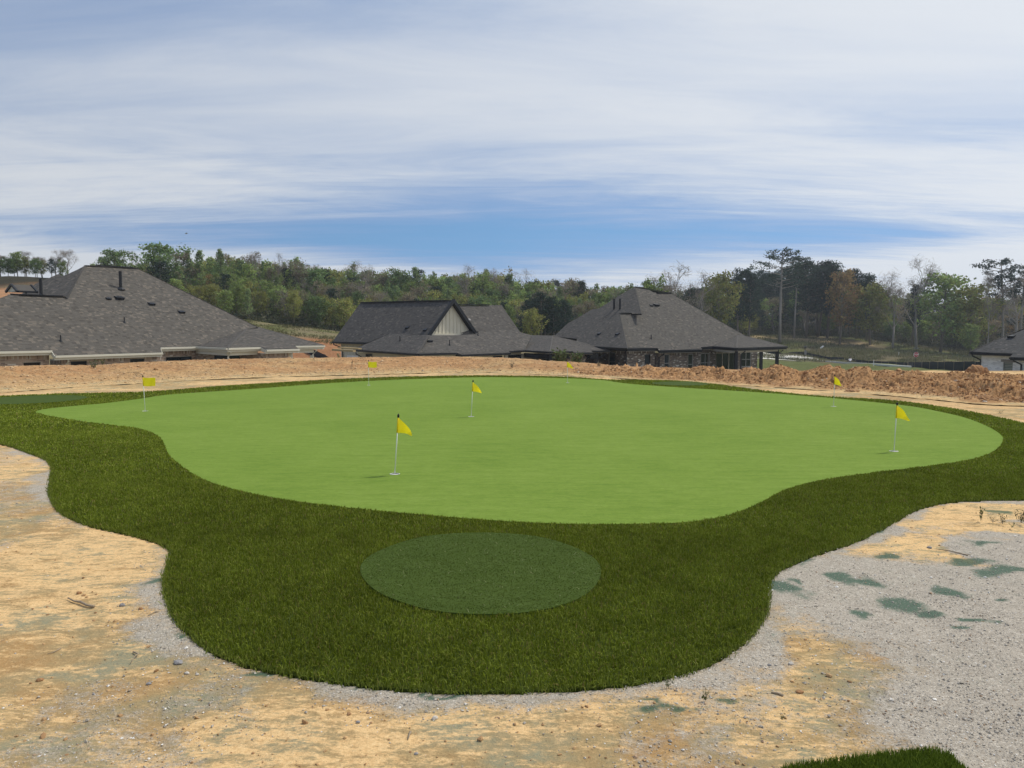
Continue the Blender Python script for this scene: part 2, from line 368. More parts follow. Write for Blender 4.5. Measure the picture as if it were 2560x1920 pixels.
# bank between left and middle houses
tp(598, 106, 795); tp(660, 108, 801); tp(740, 108, 814); tp(800, 106, 822); tp(850, 104, 828)
tp(640, 90, 830); tp(740, 88, 850); tp(830, 86, 858); tp(740, 74, z=-1.6); tp(830, 74, z=-2.1); tp(840, 66, z=-2.6)
tp(640, 165, z=8); tp(800, 170, z=7); tp(500, 130, z=7); tp(400, 130, z=8)
# clay cut far left
tp(0, 122, 693); tp(60, 122, 694); tp(130, 122, 698); tp(-100, 122, 694); tp(0, 108, 727); tp(80, 108, 724); tp(-100, 108, 728); tp(0, 84, z=3.0); tp(-200, 84, z=3.0)
tp(200, 122, 700); tp(300, 124, 720)
for px in (-400, 0, 300, 600): tp(px, 200, z=12)
for ang in range(-60, 61, 15): TP.append((420 * math.sin(R(ang)), 420 * math.cos(R(ang)), 8))
TPa = np.array(TP)
def _rbf():
    P = TPa[:, :2]; Z = TPa[:, 2]; d = np.sqrt(((P[:, None] - P[None]) ** 2).sum(-1)); n = len(P)
    A = np.zeros((n + 3, n + 3)); A[:n, :n] = d + np.eye(n) * -0.4; A[:n, n] = 1; A[:n, n + 1:] = P; A[n, :n] = 1; A[n + 1:, :n] = P.T
    return np.linalg.solve(A, np.append(Z, [0, 0, 0]))
RW = _rbf()
def tz(x, y):
    x = np.atleast_1d(np.asarray(x, float)); y = np.atleast_1d(np.asarray(y, float)); out = np.empty(x.shape).ravel(); xf = x.ravel(); yf = y.ravel()
    for i in range(0, len(xf), 8000):
        q = np.stack([xf[i:i + 8000], yf[i:i + 8000]], 1); d = np.sqrt(((q[:, None] - TPa[None, :, :2]) ** 2).sum(-1))
        out[i:i + 8000] = d @ RW[:-3] + RW[-3] + q @ RW[-2:]
    out = out.reshape(x.shape); rr = np.hypot(x, y)
    out = np.clip(out, -5.5, 16); k = sstep(rr, 300, 460)
    out = out * (1 - k) + 8 * k
    flat = (1 - sstep(np.maximum(np.abs(x) * 0.75, np.abs(y) * (1 + .42 * sstep(x / np.maximum(y, 1), .15, .5))), 24, 29))
    return out * (1 - flat) + (-0.07) * flat
def make_terrain():
    xs = np.concatenate([-np.geomspace(900, 165, 11), np.arange(-160, 160, 1.3), np.geomspace(165, 900, 11)])
    ys = np.concatenate([-np.geomspace(300, 30, 6), np.arange(-25, 30, 2.5), np.arange(30, 235, 1.3), np.geomspace(240, 1300, 14)])
    X, Y = np.meshgrid(xs, ys); Z = tz(X, Y)
    r = np.hypot(X, Y); Z = Z + (fbm(X / 6, Y / 6, 5, 3) - .5) * 0.9 * sstep(r, 84, 105) * (1 - sstep(r, 400, 600)) + (fbm(X / 2.2, Y / 2.2, 3, 8) - .5) * .25 * sstep(r, 75, 90)
    nx = len(xs); idx = np.arange(len(ys) * nx).reshape(len(ys), nx)
    Fc = np.stack([idx[:-1, :-1], idx[:-1, 1:], idx[1:, 1:], idx[1:, :-1]], -1).reshape(-1, 4)
    az = X / np.maximum(Y, 1)     # tan of bearing
    px = 1280 + F * az
    n = fbm(X / 9, Y / 9, 5, 5); n2 = fbm(X / 2.5, Y / 2.5, 4, 9)
    soil = np.array([0.50, 0.36, 0.20]); red = np.array([0.34, 0.17, 0.085]); grass = np.array([0.115, 0.13, 0.045]); dry = np.array([0.235, 0.20, 0.115]); litter = np.array([0.05, 0.045, 0.03]); lawn = np.array([0.120, 0.135, 0.050])
    col = np.zeros(X.shape + (3,)) + soil
    def blend(mask, c): nonlocal col; col = col * (1 - mask[..., None]) + np.array(c) * mask[..., None]
    blend(sstep(r, 30, 40), dry * .9)
    right = sstep(px, 1560, 1700)
    blend(right * sstep(r, 62, 78), lawn); 
    fr = right * sstep(r, 124, 138); blend(fr, dry * (0.62)); blend(fr * sstep(n + .15 * n2, .5, .66), grass * 1.05)
    brow = right * np.exp(-((r - 193) / 3.2) ** 2) * (px < 2180); blend(np.clip(brow, 0, 1) * .9, (0.42, 0.31, 0.18))
    left = 1 - sstep(px, 850, 1000)
    blend(left * sstep(r, 60, 72), dry); bank = left * sstep(r, 66, 80); blend(bank * (1 - sstep(r, 92, 97 )) * sstep(px, 560, 700), red * .95)
    blend(bank * sstep(r, 92, 98), dry * .85); blend(bank * sstep(r, 94, 100) * sstep(n2, .48, .62), grass)
    blend(bank * sstep(r, 100, 108) * sstep(n, .55, .68), (0.48, 0.36, 0.21))
    fl = 1 - sstep(px, 260, 420); blend(fl * sstep(r, 88, 100), (0.38, 0.22, 0.13)); blend(fl * sstep(r, 104, 110) * sstep(n, .5, .62), (0.46, 0.24, 0.12)); blend(fl * sstep(n2, .55, .7) * sstep(r, 96, 106), dry)
    blend(sstep(Y, 189, 194), litter); blend(sstep(Y, 170, 180) * sstep(px, 2300, 2400), litter); mid = (1 - right) * (px > 850); blend(mid * sstep(r, 100, 112), litter); blend(left * sstep(r, 128, 138), litter)
    blend(sstep(r, 300, 500), (0.05, 0.07, 0.03))
    o = obj('terrain', mesh_np('terrain', np.stack([X, Y, Z], -1).reshape(-1, 3), Fc, M_terrain, col.reshape(-1, 3), smooth=True)); o['kind'] = 'structure'
make_terrain()

# ------------------------------------------------------------------ turf outlines (ground plane)
def catmull(pts, k=8):
    P = np.array(pts, float); n = len(P); out = []
    for i in range(n):
        p0, p1, p2, p3 = P[(i - 1) % n], P[i], P[(i + 1) % n], P[(i + 2) % n]
        for j in range(k):
            t = j / k; out.append(0.5 * ((2 * p1) + (-p0 + p2) * t + (2 * p0 - 5 * p1 + 4 * p2 - p3) * t * t + (-p0 + 3 * p1 - 3 * p2 + p3) * t ** 3))
    return np.array(out)
def ground(pxs): return [onz(x, y)[:2] for x, y in pxs]
outer_px = [(0, 1111), (69, 1132), (116, 1151), (131, 1172), (127, 1204), (124, 1227), (133, 1256), (156, 1285), (220, 1314), (301, 1333), (382, 1354), (426, 1377), (424, 1406), (411, 1447), (417, 1493), (440, 1551), (498, 1609), (555, 1643), (648, 1675), (810, 1704), (984, 1725), (1157, 1734), (1331, 1731), (1504, 1722), (1620, 1707), (1736, 1678), (1828, 1632), (1886, 1580), (1919, 1516), (1922, 1458), (1956, 1423), (2037, 1389), (2141, 1354), (2222, 1313), (2291, 1275), (2372, 1257), (2453, 1252), (2560, 1251), (2700, 1245), (2790, 1210), (2800, 1150), (2700, 1095), (2560, 1060), (2412, 1028), (2242, 1003.6), (2082, 993.5), (1920, 979), (1785, 961), (1691, 953), (1600, 951), (1520, 950), (1407, 943), (1271, 940.5), (1181, 940), (1100, 941), (960, 944.5), (826, 950), (640, 961), (550, 966.5), (359, 981), (139, 986), (0, 992), (-150, 1000), (-290, 1020), (-300, 1060), (-150, 1090)]
inner_px = [(91, 1034), (116, 1024), (202, 1015), (260, 1010), (347, 999), (434, 987), (640, 973), (826, 959), (1000, 950), (1181, 944.5), (1271, 944.3), (1407, 946.5), (1500, 951), (1559, 959), (1629, 965), (1716, 971), (1814, 977), (1920, 984), (2020, 992), (2094, 998), (2267, 1016), (2354, 1032), (2412, 1046), (2455, 1062), (2490, 1080), (2508, 1100), (2488, 1128), (2430, 1151), (2315, 1169), (2199, 1183), (2060, 1203), (1967, 1227), (1898, 1262), (1828, 1290), (1736, 1308), (1620, 1314), (1458, 1315), (1273, 1308), (1042, 1290), (868, 1273), (694, 1250), (555, 1219), (486, 1190), (440, 1157), (419, 1134), (407, 1105), (388, 1088), (347, 1074), (278, 1065), (174, 1051)]
OUT = catmull(ground(outer_px), 6); INN = catmull(ground(inner_px), 6)
m1_px = [(1201, 1339), (1331, 1347), (1423, 1371), (1487, 1406), (1502, 1441), (1481, 1481), (1423, 1516), (1331, 1539), (1215, 1546), (1099, 1539), (1007, 1516), (937, 1484), (901.5, 1441), (914, 1406), (972, 1375), (1065, 1348)]
MAT1 = catmull(ground(m1_px), 4)
def circ(px, py, r, k=48): c = onz(px, py)[:2]; return np.array([(c[0] + r * math.cos(2 * math.pi * i / k), c[1] + r * math.sin(2 * math.pi * i / k)) for i in range(k)])
MAT2 = circ(78, 1001.5, 1.12); MAT3 = circ(1700, 961, 0.82)
rem_px = [(1960, 1940), (2030, 1927), (2080, 1921), (2193, 1905), (2301, 1894), (2358, 1899), (2396, 1926), (2435, 1970), (2420, 2060), (2100, 2080), (1920, 2010)]
REM = catmull(ground(rem_px), 4)
def inside(P, poly):
    x = P[:, 0]; y = P[:, 1]; res = np.zeros(len(P), bool); n = len(poly)
    for i in range(n):
        x1, y1 = poly[i - 1]; x2, y2 = poly[i]
        if y1 == y2: continue
        c = ((y1 > y) != (y2 > y)) & (x < (x2 - x1) * (y - y1) / (y2 - y1) + x1); res ^= c
    return res
def dist_poly(P, poly):
    d = np.full(len(P), 1e9)
    for i in range(len(poly)):
        a = poly[i - 1]; b = poly[i]; ab = b - a; L = (ab ** 2).sum() + 1e-12
        t = np.clip(((P - a) @ ab) / L, 0, 1); q = a + t[:, None] * ab; d = np.minimum(d, np.hypot(*(P - q).T))
    return d
def sheet(name, poly, z, mat, kind='structure', label=None, cat=None, thick=0.0):
    mb = MB(); top = [(p[0], p[1], z) for p in poly]
    area = sum(poly[i - 1][0] * poly[i][1] - poly[i][0] * poly[i - 1][1] for i in range(len(poly)))
    if area < 0: top.reverse()
    if thick: mb.hexa([(p[0], p[1], z - thick) for p in top], top)
    else: mb.poly(top)
    o = mb.build(name, mat); return tag(o, label, cat, kind=kind)
sheet('fringe_turf', OUT, 0.008, M_fringe, thick=0.03)
sheet('putting_green', INN, 0.016, M_green, thick=0.006)
sheet('turf_mat', MAT1, 0.026, M_mat, None, 'dark green oval mat set into the fringe turf nearest the camera', 'turf mat', thick=0.014)
sheet('turf_mat', MAT2, 0.030, M_mat, None, 'dark green round mat in the far left lobe of the fringe turf', 'turf mat', thick=0.016)
sheet('turf_mat', MAT3, 0.030, M_mat, None, 'small dark green round mat in the far fringe, below the red clay heap', 'turf mat', thick=0.016)
sheet('turf_remnant', REM, 0.012, M_fringe, None, 'loose offcut of dark artificial grass lying on grey gravel at the bottom right', 'turf', thick=0.02)

# --- blades
def blades(P, h, w, cols, z0, lean=0.35, spread=None):
    n = len(P); az = rng.uniform(0, 2 * np.pi, n); d = np.stack([np.cos(az), np.sin(az)], 1)
    # face blades roughly any way; bend direction random
    la = rng.uniform(0, 2 * np.pi, n); lv = np.stack([np.cos(la), np.sin(la)], 1) * (np.abs(rng.normal(0, lean, n)) * h)[:, None]
    b = np.zeros((n, 3)); b[:, :2] = P; b[:, 2] = z0
    wv = np.zeros((n, 3)); wv[:, :2] = d * (w / 2)[:, None]
    m = b.copy(); m[:, :2] += lv * .35; m[:, 2] += h * .6
    t = b.copy(); t[:, :2] += lv; t[:, 2] += h * np.clip(1 - (np.hypot(*lv.T) / h) ** 2 * .3, .5, 1)
    V = np.stack([b - wv, b + wv, m - wv * .8, m + wv * .8, t], 1).reshape(-1, 3)
    i = np.arange(n)[:, None] * 5
    Fc = np.stack([i + [0, 1, 2], i + [1, 3, 2], i + [2, 3, 4]], 1).reshape(-1, 3)
    return V, Fc, np.repeat(cols, 3, 0)
def sample(box, n): return np.stack([rng.uniform(box[0], box[1], n), rng.uniform(box[2], box[3], n)], 1)
def fringe_blades():
    Vs, Fs, Cs, off = [], [], [], 0
    bands = [(2.4, 6.2, 14000, .0046, .029), (6.2, 8.5, 8000, .0068, .029), (8.5, 12.5, 3600, .011, .030), (12.5, 18, 1300, .020, .034), (18, 28, 700, .030, .034)]
    for y0, y1, dens, w, h in bands:
        hw = 0.75 * y1 + 0.5
        P = sample((-hw, hw, y0, y1), int(dens * 2 * hw * (y1 - y0)))
        ok = inside(P, OUT); P = P[ok]; P = P[~inside(P, INN)]; P = P[~inside(P, MAT1)]; P = P[~inside(P, MAT2)]; P = P[~inside(P, MAT3)]
        n = len(P); hh = h * rng.uniform(.65, 1.15, n); ww = w * rng.uniform(.6, 1.3, n)
        tone = (.5 * fbm(P[:, 0] * 1.1, P[:, 1] * 1.1, 4, 21) + .5 * fbm(P[:, 0] * 9, P[:, 1] * 9, 3, 22))[:, None]
        k = rng.uniform(0, 1, n)[:, None]
        dark = np.array([0.096, 0.130, 0.011]); mid = np.array([0.155, 0.196, 0.019]); lite = np.array([0.30, 0.335, 0.075]); thatch = np.array([0.24, 0.19, 0.07])
        col = np.where(k < .5, dark + (mid - dark) * k * 2, mid + (lite - mid) * (k - .5) ** 1.6 * 2.4)
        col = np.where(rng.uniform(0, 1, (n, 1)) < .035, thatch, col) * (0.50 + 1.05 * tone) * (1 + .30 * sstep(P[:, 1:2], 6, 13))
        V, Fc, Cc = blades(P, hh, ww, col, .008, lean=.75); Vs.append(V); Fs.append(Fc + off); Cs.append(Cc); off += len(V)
    # long loose edge fibres round the near rim
    seg = OUT; P = []
    for i in range(len(seg)):
        a, b = seg[i - 1], seg[i]; L = np.hypot(*(b - a)); m = int(L * 420) if min(a[1], b[1]) < 13 and abs(a[0]) < .8 * a[1] + 1 else int(L * 60)
        t = rng.uniform(0, 1, m)[:, None]; P.append(a + (b - a) * t + rng.normal(0, .012, (m, 2)))
    P = np.concatenate(P); n = len(P); k = rng.uniform(0, 1, (n, 1))
    col = np.array([0.11, 0.16, 0.02]) * (1 - k) + np.array([0.24, 0.27, 0.06]) * k
    V, Fc, Cc = blades(P, rng.uniform(.02, .042, n), rng.uniform(.0035, .007, n), col, .0, lean=.7); Vs.append(V); Fs.append(Fc + off); Cs.append(Cc)
    me = mesh_np('grass', np.concatenate(Vs), np.concatenate(Fs), M_blade, np.concatenate(Cs))
    tag(obj('grass', me), 'dark green artificial grass of the fringe around the putting green', 'grass', kind='stuff')
    # offcut
    P = sample((REM[:, 0].min(), REM[:, 0].max(), REM[:, 1].min(), REM[:, 1].max()), 26000); P = P[inside(P, REM)]; n = len(P); k = rng.uniform(0, 1, (n, 1))
    col = np.array([0.08, 0.13, 0.012]) * (1 - k) + np.array([0.18, 0.24, 0.035]) * k
    V, Fc, Cc = blades(P, rng.uniform(.026, .046, n), rng.uniform(.003, .006, n), col, .012)
    o = obj('grass_blades', mesh_np('grass_blades', V, Fc, M_blade, Cc), bpy.data.objects['turf_remnant']); o['kind'] = 'stuff'
    for poly, nm, z0, cnt_ in ((MAT1, 'turf_mat', .026, 30000),):
        P = sample((poly[:, 0].min(), poly[:, 0].max(), poly[:, 1].min(), poly[:, 1].max()), cnt_); P = P[inside(P, poly)]; n = len(P); k = rng.uniform(0, 1, (n, 1)); tn = .75 + .5 * fbm(P[:, 0:1] * 3, P[:, 1:2] * 14, 3, 44)
        col = (np.array([0.054, 0.078, 0.012]) * (1 - k) + np.array([0.084, 0.112, 0.024]) * k) * tn
        V, Fc, Cc = blades(P, rng.uniform(.003, .006, n), rng.uniform(.004, .007, n), col, z0 - .001, lean=1.6)
        o = obj('nap', mesh_np('nap', V, Fc, M_blade, Cc), bpy.data.objects[nm]); o['kind'] = 'stuff'
    # stray clippings on the mat and green
    P = sample((MAT1[:, 0].min(), MAT1[:, 0].max(), MAT1[:, 1].min(), MAT1[:, 1].max()), 420); P = P[inside(P, MAT1)]; n = len(P)
    V, Fc, Cc = blades(P, rng.uniform(.008, .014, n), rng.uniform(.002, .004, n), np.tile([[0.30, 0.33, 0.16]], (n, 1)) * rng.uniform(.6, 1.2, (n, 1)), .027, lean=2.6)
    tag(obj('grass_clippings', mesh_np('grass_clippings', V, Fc, M_blade, Cc)), 'pale loose turf fibres strewn over the oval mat', 'fibres', kind='stuff')
fringe_blades()

# ------------------------------------------------------------------ near ground
dust_px = [(2216, 1394, 34, 9), (2130, 1442, 55, 16), (2190, 1450, 45, 14), (2262, 1498, 70, 24), (2330, 1520, 48, 18), (2364, 1464, 40, 11), (2488, 1484, 28, 6), (2455, 1540, 38, 11), (2446, 1571, 40, 9), (1945, 1468, 32, 26), (1985, 1460, 20, 9), (2135, 1520, 50, 18), (2420, 1395, 60, 10), (2500, 1420, 70, 14), (2520, 1280, 34, 7), (1700, 1752, 60, 8), (1640, 1754, 40, 6), (1830, 1740, 60, 7), (1100, 1738, 120, 6), (650, 1680, 60, 9), (470, 1590, 20, 14), (430, 1440, 14, 22), (2030, 1410, 40, 8), (2210, 1330, 30, 7), (1945, 1590, 14, 10), (2440, 1350, 50, 8), (905, 1745, 50, 8)]
def near_ground():
    xs = np.concatenate([np.arange(-30, -8, .5), np.arange(-8, 10, .035), np.arange(10, 34, .5)])
    ys = [-6.]
    while ys[-1] < 30: ys.append(ys[-1] + (0.5 if ys[-1] < 1.5 else max(.02, .0035 * ys[-1] ** 1.35) if ys[-1] < 14 else .3))
    ys = np.array(ys); X, Y = np.meshgrid(xs, ys); P = np.stack([X.ravel(), Y.ravel()], 1)
    d = np.full(len(P), 5.0); nr = (P[:, 1] < 16) & (P[:, 1] > 1) & (np.abs(P[:, 0]) < 14)
    d[nr] = dist_poly(P[nr], OUT); ins = inside(P, OUT)
    x, y = P.T
    Z = (fbm(x * .8, y * .8, 3, 2) - .5) * .05 + (fbm(x * 6, y * 6, 5, 4) - .5) * .028 + (fbm(x * 1.6 + y * .5, y * 4, 3, 40) - .5) * .014
    edge = sstep(d, .02, .7); Z = Z * edge * np.where(ins, 0, 1) - .012 + .012 * (1 - edge)
    Z = np.where(ins, -.03, Z)
    g = sstep(.20 + (fbm(x * 1.5, y * 1.5, 4, 6) - .5) * .7 - d, -.06, .22) * .74
    # big crushed-stone area on the right
    bx = np.interp(y, [0, 2.7, 3.2, 3.6, 3.9, 4.2, 4.6, 6, 8, 12], [1.0, 1.10, 1.30, 1.62, 1.58, 1.15, .9, 1.6, 3.6, 7])
    big = sstep(x - bx + (fbm(x * 1.8, y * 1.8, 4, 11) - .5) * .9, -.35, .75)
    big *= 1 - .85 * sstep(y + .2 * (x - 2.6), 5.2, 5.75) * sstep(fbm(x * 1.1, y * 1.6, 4, 15), .36, .50)
    big *= 1 - .8 * np.exp(-(((x - 3.3) / .9) ** 2 + ((y - 6.9) / .5) ** 2))
    g = np.maximum(g, big); g = np.maximum(g, .42 * sstep(fbm(x * 1.3, y * 1.3, 4, 31), .52, .68) * (y < 12))
    g = np.maximum(g, 0.5 * np.exp(-((x - .95) ** 2 / .25 + (y - 3.3) ** 2 / .12)))
    g = g * (1 - .85 * sstep(y, 10, 13))
    T = np.zeros(len(P)); xw = x + (fbm(x * 3.2, y * 3.2, 4, 301) - .5) * .42; yw = y + (fbm(x * 3.2, y * 3.2, 4, 302) - .5) * .42
    for (cx, cy, rx, ry) in dust_px:
        c = onz(cx, cy); ex = onz(cx + rx, cy); e1 = onz(cx, cy - ry); e2 = onz(cx, cy + ry)
        a = abs(ex[0] - c[0]); bb = abs(e1[1] - e2[1]) / 2
        T = np.maximum(T, np.exp(-(((xw - c[0]) / a) ** 2 + ((yw - c[1]) / bb) ** 2) * .8) * .95)
    T = np.maximum(T, .38 * sstep(fbm(x * .9, y * 1.4, 4, 55), .44, .60) * (1 - sstep(y, 9, 16)))
    T = np.maximum(T, .34 * sstep(.3 - d, 0, .25)); T = np.maximum(T, .36 * sstep(-x, 1.2, 3.4) * sstep(y, 4.0, 5.4) * sstep(fbm(x * 2, y * 2.5, 4, 66), .4, .55))
    B = sstep(fbm(x * .75 + .2 * y, y * 1.1, 4, 77), .40, .62) * .95 + .25 * np.exp(-((x + 1.1) ** 2 + (y - 3.2) ** 2) / .5)
    K = .35 * sstep(fbm(x * .3, y * .3, 3, 88), .5, .65) * sstep(y, 12, 20)
    nx = len(xs); idx = np.arange(len(ys) * nx).reshape(len(ys), nx)
    Fc = np.stack([idx[:-1, :-1], idx[:-1, 1:], idx[1:, 1:], idx[1:, :-1]], -1).reshape(-1, 4)
    o = obj('ground', mesh_np('ground', np.stack([x, y, Z], 1), Fc, M_dirt, smooth=True, attrs=dict(gravel=g, dust=T, brown=B, clay=K))); o['kind'] = 'structure'
    return xs, ys, Z.reshape(X.shape), g.reshape(X.shape)
GX, GY, GZ, GG = near_ground()
def gsample(A, P):
    ix = np.clip(np.searchsorted(GX, P[:, 0]), 0, len(GX) - 1); iy = np.clip(np.searchsorted(GY, P[:, 1]), 0, len(GY) - 1); return A[iy, ix]

ICO = None
def ico():
    global ICO
    if ICO is None:
        t = (1 + 5 ** .5) / 2; v = np.array([(-1, t, 0), (1, t, 0), (-1, -t, 0), (1, -t, 0), (0, -1, t), (0, 1, t), (0, -1, -t), (0, 1, -t), (t, 0, -1), (t, 0, 1), (-t, 0, -1), (-t, 0, 1)], float); v /= np.linalg.norm(v[0])
        f = np.array([(0, 11, 5), (0, 5, 1), (0, 1, 7), (0, 7, 10), (0, 10, 11), (1, 5, 9), (5, 11, 4), (11, 10, 2), (10, 7, 6), (7, 1, 8), (3, 9, 4), (3, 4, 2), (3, 2, 6), (3, 6, 8), (3, 8, 9), (4, 9, 5), (2, 4, 11), (6, 2, 10), (8, 6, 7), (9, 8, 1)])
        ICO = (v, f)
    return ICO
OCT = (np.array([(1, 0, 0), (0, 1, 0), (-1, 0, 0), (0, -1, 0), (0, 0, 1), (0, 0, -1)], float), np.array([(0, 1, 4), (1, 2, 4), (2, 3, 4), (3, 0, 4), (1, 0, 5), (2, 1, 5), (3, 2, 5), (0, 3, 5)]))
def lumps(P, size, cols, base=OCT, flat=.6, jit=.3):
    bv, bf = base; n = len(P); k = len(bv)
    s = size[:, None] * rng.uniform(.6, 1.3, (n, 3)); s[:, 2] *= flat
    V = bv[None] * (1 + rng.uniform(-jit, jit, (n, k, 1))) * s[:, None]
    a = rng.uniform(0, 2 * np.pi, n); ca, sa = np.cos(a)[:, None], np.sin(a)[:, None]
    tl = rng.uniform(-.5, .5, n)[:, None]; ct, stl = np.cos(tl), np.sin(tl)
    x, y, z = V[..., 0], V[..., 1], V[..., 2]; x, z = x * ct - z * stl, x * stl + z * ct; x, y = x * ca - y * sa, x * sa + y * ca
    V = np.stack([x, y, z], -1) + P[:, None]
    Fc = (bf[None] + (np.arange(n) * k)[:, None, None]).reshape(-1, 3)
    return V.reshape(-1, 3), Fc, np.repeat(cols, len(bf), 0)
M_attr_stone = simple('gravel_stones', (1, 1, 1), 0.9, 0.15, 40, attr=True)
def gravel():
    N = 260000
    y = 2.6 * (13 / 2.6) ** rng.uniform(0, 1, N); x = rng.uniform(-1, 1, N) * (y * .72 + .4); P = np.stack([x, y], 1)
    P = P[~inside(P, OUT)]; P = P[~inside(P, REM)]; g = gsample(GG, P); keep = rng.uniform(0, 1, len(P)) < np.clip(g * .9 + .015, 0, 1) * np.clip(4.5 / P[:, 1], .12, 1) * .55; P = P[keep]; n = len(P)
    z = gsample(GZ, P); s = np.exp(rng.normal(math.log(.0031), .42, n)); s = np.clip(s, .0018, .010)
    k = rng.uniform(0, 1, (n, 1)); w = rng.uniform(0, 1, (n, 1))
    col = np.array([.30, .265, .22]) * (1 - k) + np.array([.58, .53, .45]) * k; col = np.where(w < .10, np.array([.78, .75, .70]), col); col = np.where(w > .93, np.array([.42, .29, .19]), col)
    V, Fc, Cc = lumps(np.column_stack([P, z + s * .3]), s, col)
    tag(obj('gravel', mesh_np('gravel', V, Fc, M_attr_stone, Cc)), 'grey crushed stone scattered over the sandy ground', 'gravel', kind='stuff')
    # scattered soil crumbs
    N = 3600; y = 2.6 * (12 / 2.6) ** rng.uniform(0, 1, N); x = rng.uniform(-1, 1, N) * (y * .72 + .4); P = np.stack([x, y], 1); P = P[~inside(P, OUT)]; P = P[~inside(P, REM)]
    P = P[(gsample(GG, P) < .5)]; n = len(P); s = np.clip(np.exp(rng.normal(math.log(.0042), .5, n)), .002, .016); k = rng.uniform(0, 1, (n, 1))
    col = np.array([.30, .17, .08]) * (1 - k) + np.array([.55, .36, .18]) * k
    V, Fc, Cc = lumps(np.column_stack([P, gsample(GZ, P) + s * .2]), s, col, ico())
    tag(obj('soil_crumbs', mesh_np('soil_crumbs', V, Fc, M_attr_stone, Cc)), 'small brown crumbs of clay scattered on the sandy ground', 'soil', kind='stuff')
gravel()
def stone(name, px, py, wpx, mat, label, cat='stone', flat=.6, seed=1):
    c = onz(px, py); r = wpx / F * c[1] / 2; z = float(gsample(GZ, np.array([[c[0], c[1]]]))[0])
    st = np.random.default_rng(seed); v, f = ico()
    # one subdivision
    V = [tuple(q) for q in v]; mp = {}; Fn = []
    def mid(a, b):
        key = (min(a, b), max(a, b))
        if key not in mp: q = (np.array(V[a]) + V[b]) / 2; V.append(tuple(q / np.linalg.norm(q))); mp[key] = len(V) - 1
        return mp[key]
    for a, b, cc in f: x, y2, z2 = mid(a, b), mid(b, cc), mid(cc, a); Fn += [(a, x, z2), (b, y2, x), (cc, z2, y2), (x, y2, z2)]
    V = np.array(V); V *= 1 + st.uniform(-.16, .16, (len(V), 1)); V *= np.array([1, .75, flat]) * r; V[:, 2] = np.maximum(V[:, 2], -r * .25)
    o = obj(name, mesh_np(name, V, np.array(Fn), mat)); o.location = (c[0], c[1], z + r * .2); o.rotation_euler.z = st.uniform(-.6, .6); tag(o, label, cat); return o
stone('stone', 306, 1514, 14, M_stone, 'bluish grey pyramid shaped stone to the right of the bent stick', seed=3, flat=.9)
stone('stone', 468, 1683, 13, M_stonew, 'white stone, left one of the two beside the turf edge at lower left', seed=4)
stone('stone', 493, 1686, 10, M_stonew, 'white stone, right one of the two beside the turf edge at lower left', seed=5)
stone('stone', 446, 1657, 26, M_stone, 'long flat grey stone above the two white stones', seed=6, flat=.35)
stone('stone', 372, 1707, 14, M_stone, 'single grey stone left of the two white stones on tan sand', seed=7)
stone('stone', 234, 1730, 9, M_stone, 'small dark stone alone on the tan sand at lower left', seed=17)
stone('stone', 1040, 1876, 12, M_stone, 'small grey stone on the tan sand at the bottom centre', seed=8)
stone('stone', 1087, 1795, 17, M_stonew, 'pale pebble below the edge of the turf at bottom centre', seed=9)
stone('stone', 895, 1804, 12, M_stone, 'dark pebble left of the pale one below the turf', seed=10)
stone('stone', 1978, 1659, 15, M_stonew, 'white and grey stone on the sand patch right of the turf edge', seed=11)
stone('stone', 1924, 1662, 10, M_stone, 'dark grey stone just left of the white and grey stone', seed=12)
stone('stone', 948, 1719, 14, M_stonew, 'cream chip of rock at the turf edge above the pebbles', seed=13, flat=.4)
stone('stone', 2324, 1366, 12, M_stone, 'dark stone at the left end of a thin twig on the upper right sand', seed=14)
stone('clay_lump', 100, 1697, 18, M_clod, 'reddish brown lump of clay on sand at the lower left', 'clay lump', seed=15)
stone('clay_lump', 198, 1478, 14, M_clod, 'small orange clay lump above the bent stick', 'clay lump', seed=16)
stone('clay_lump', 352, 1523, 13, M_clod, 'orange clay lump right of the grey pyramid stone', 'clay lump', seed=18)
stone('clay_lump', 1999, 1726, 22, M_clod, 'flat brown clay lump at the edge of the grey gravel', 'clay lump', seed=19, flat=.4)
def stick(pts, r, label, name='stick'):
    mb = MB(); P = []
    for px, py, h in pts: c = onz(px, py); z = float(gsample(GZ, np.array([[c[0], c[1]]]))[0]); P.append((c[0], c[1], z + h))
    o = empty(name, P[0], label, 'stick'); k = len(P)
    mb.tube(P, [r * (.45 + .55 * i / (k - 1)) * (1.25 if i in (2,) else 1) for i in range(k)], 7)
    mb.build('wood', M_wood, o, smooth=True)
stick([(170, 1492, .012), (186, 1501, .012), (201, 1505, .014), (217, 1513, .010), (235, 1516, .008)], .0085, 'bent dry stick lying on the tan sand at left')
stick([(370, 1541, .006), (388, 1532, .008), (418, 1522, .01)], .004, 'thin straight stick pointing at the turf edge')
stick([(326, 1657, .006), (338, 1644, .016), (346, 1638, .012), (333, 1630, .006)], .004, 'small forked grey twig on tan sand')
stick([(2340, 1369, .004), (2375, 1373, .006), (2420, 1383, .003)], .004, 'thin dark twig lying on the upper right sand')
stick([(1928, 1731, .004), (1945, 1734, .006), (1958, 1738, .003)], .006, 'pale splinter of wood on the sand left of the grey gravel')
stick([(1020, 1845, .004), (1024, 1835, .008), (1026, 1828, .003)], .005, 'short dark bark chip at the bottom centre')
stick([(118, 1631, .003), (135, 1627, .006), (152, 1616, .004)], .003, 'short pale twig on the tan sand at far left')

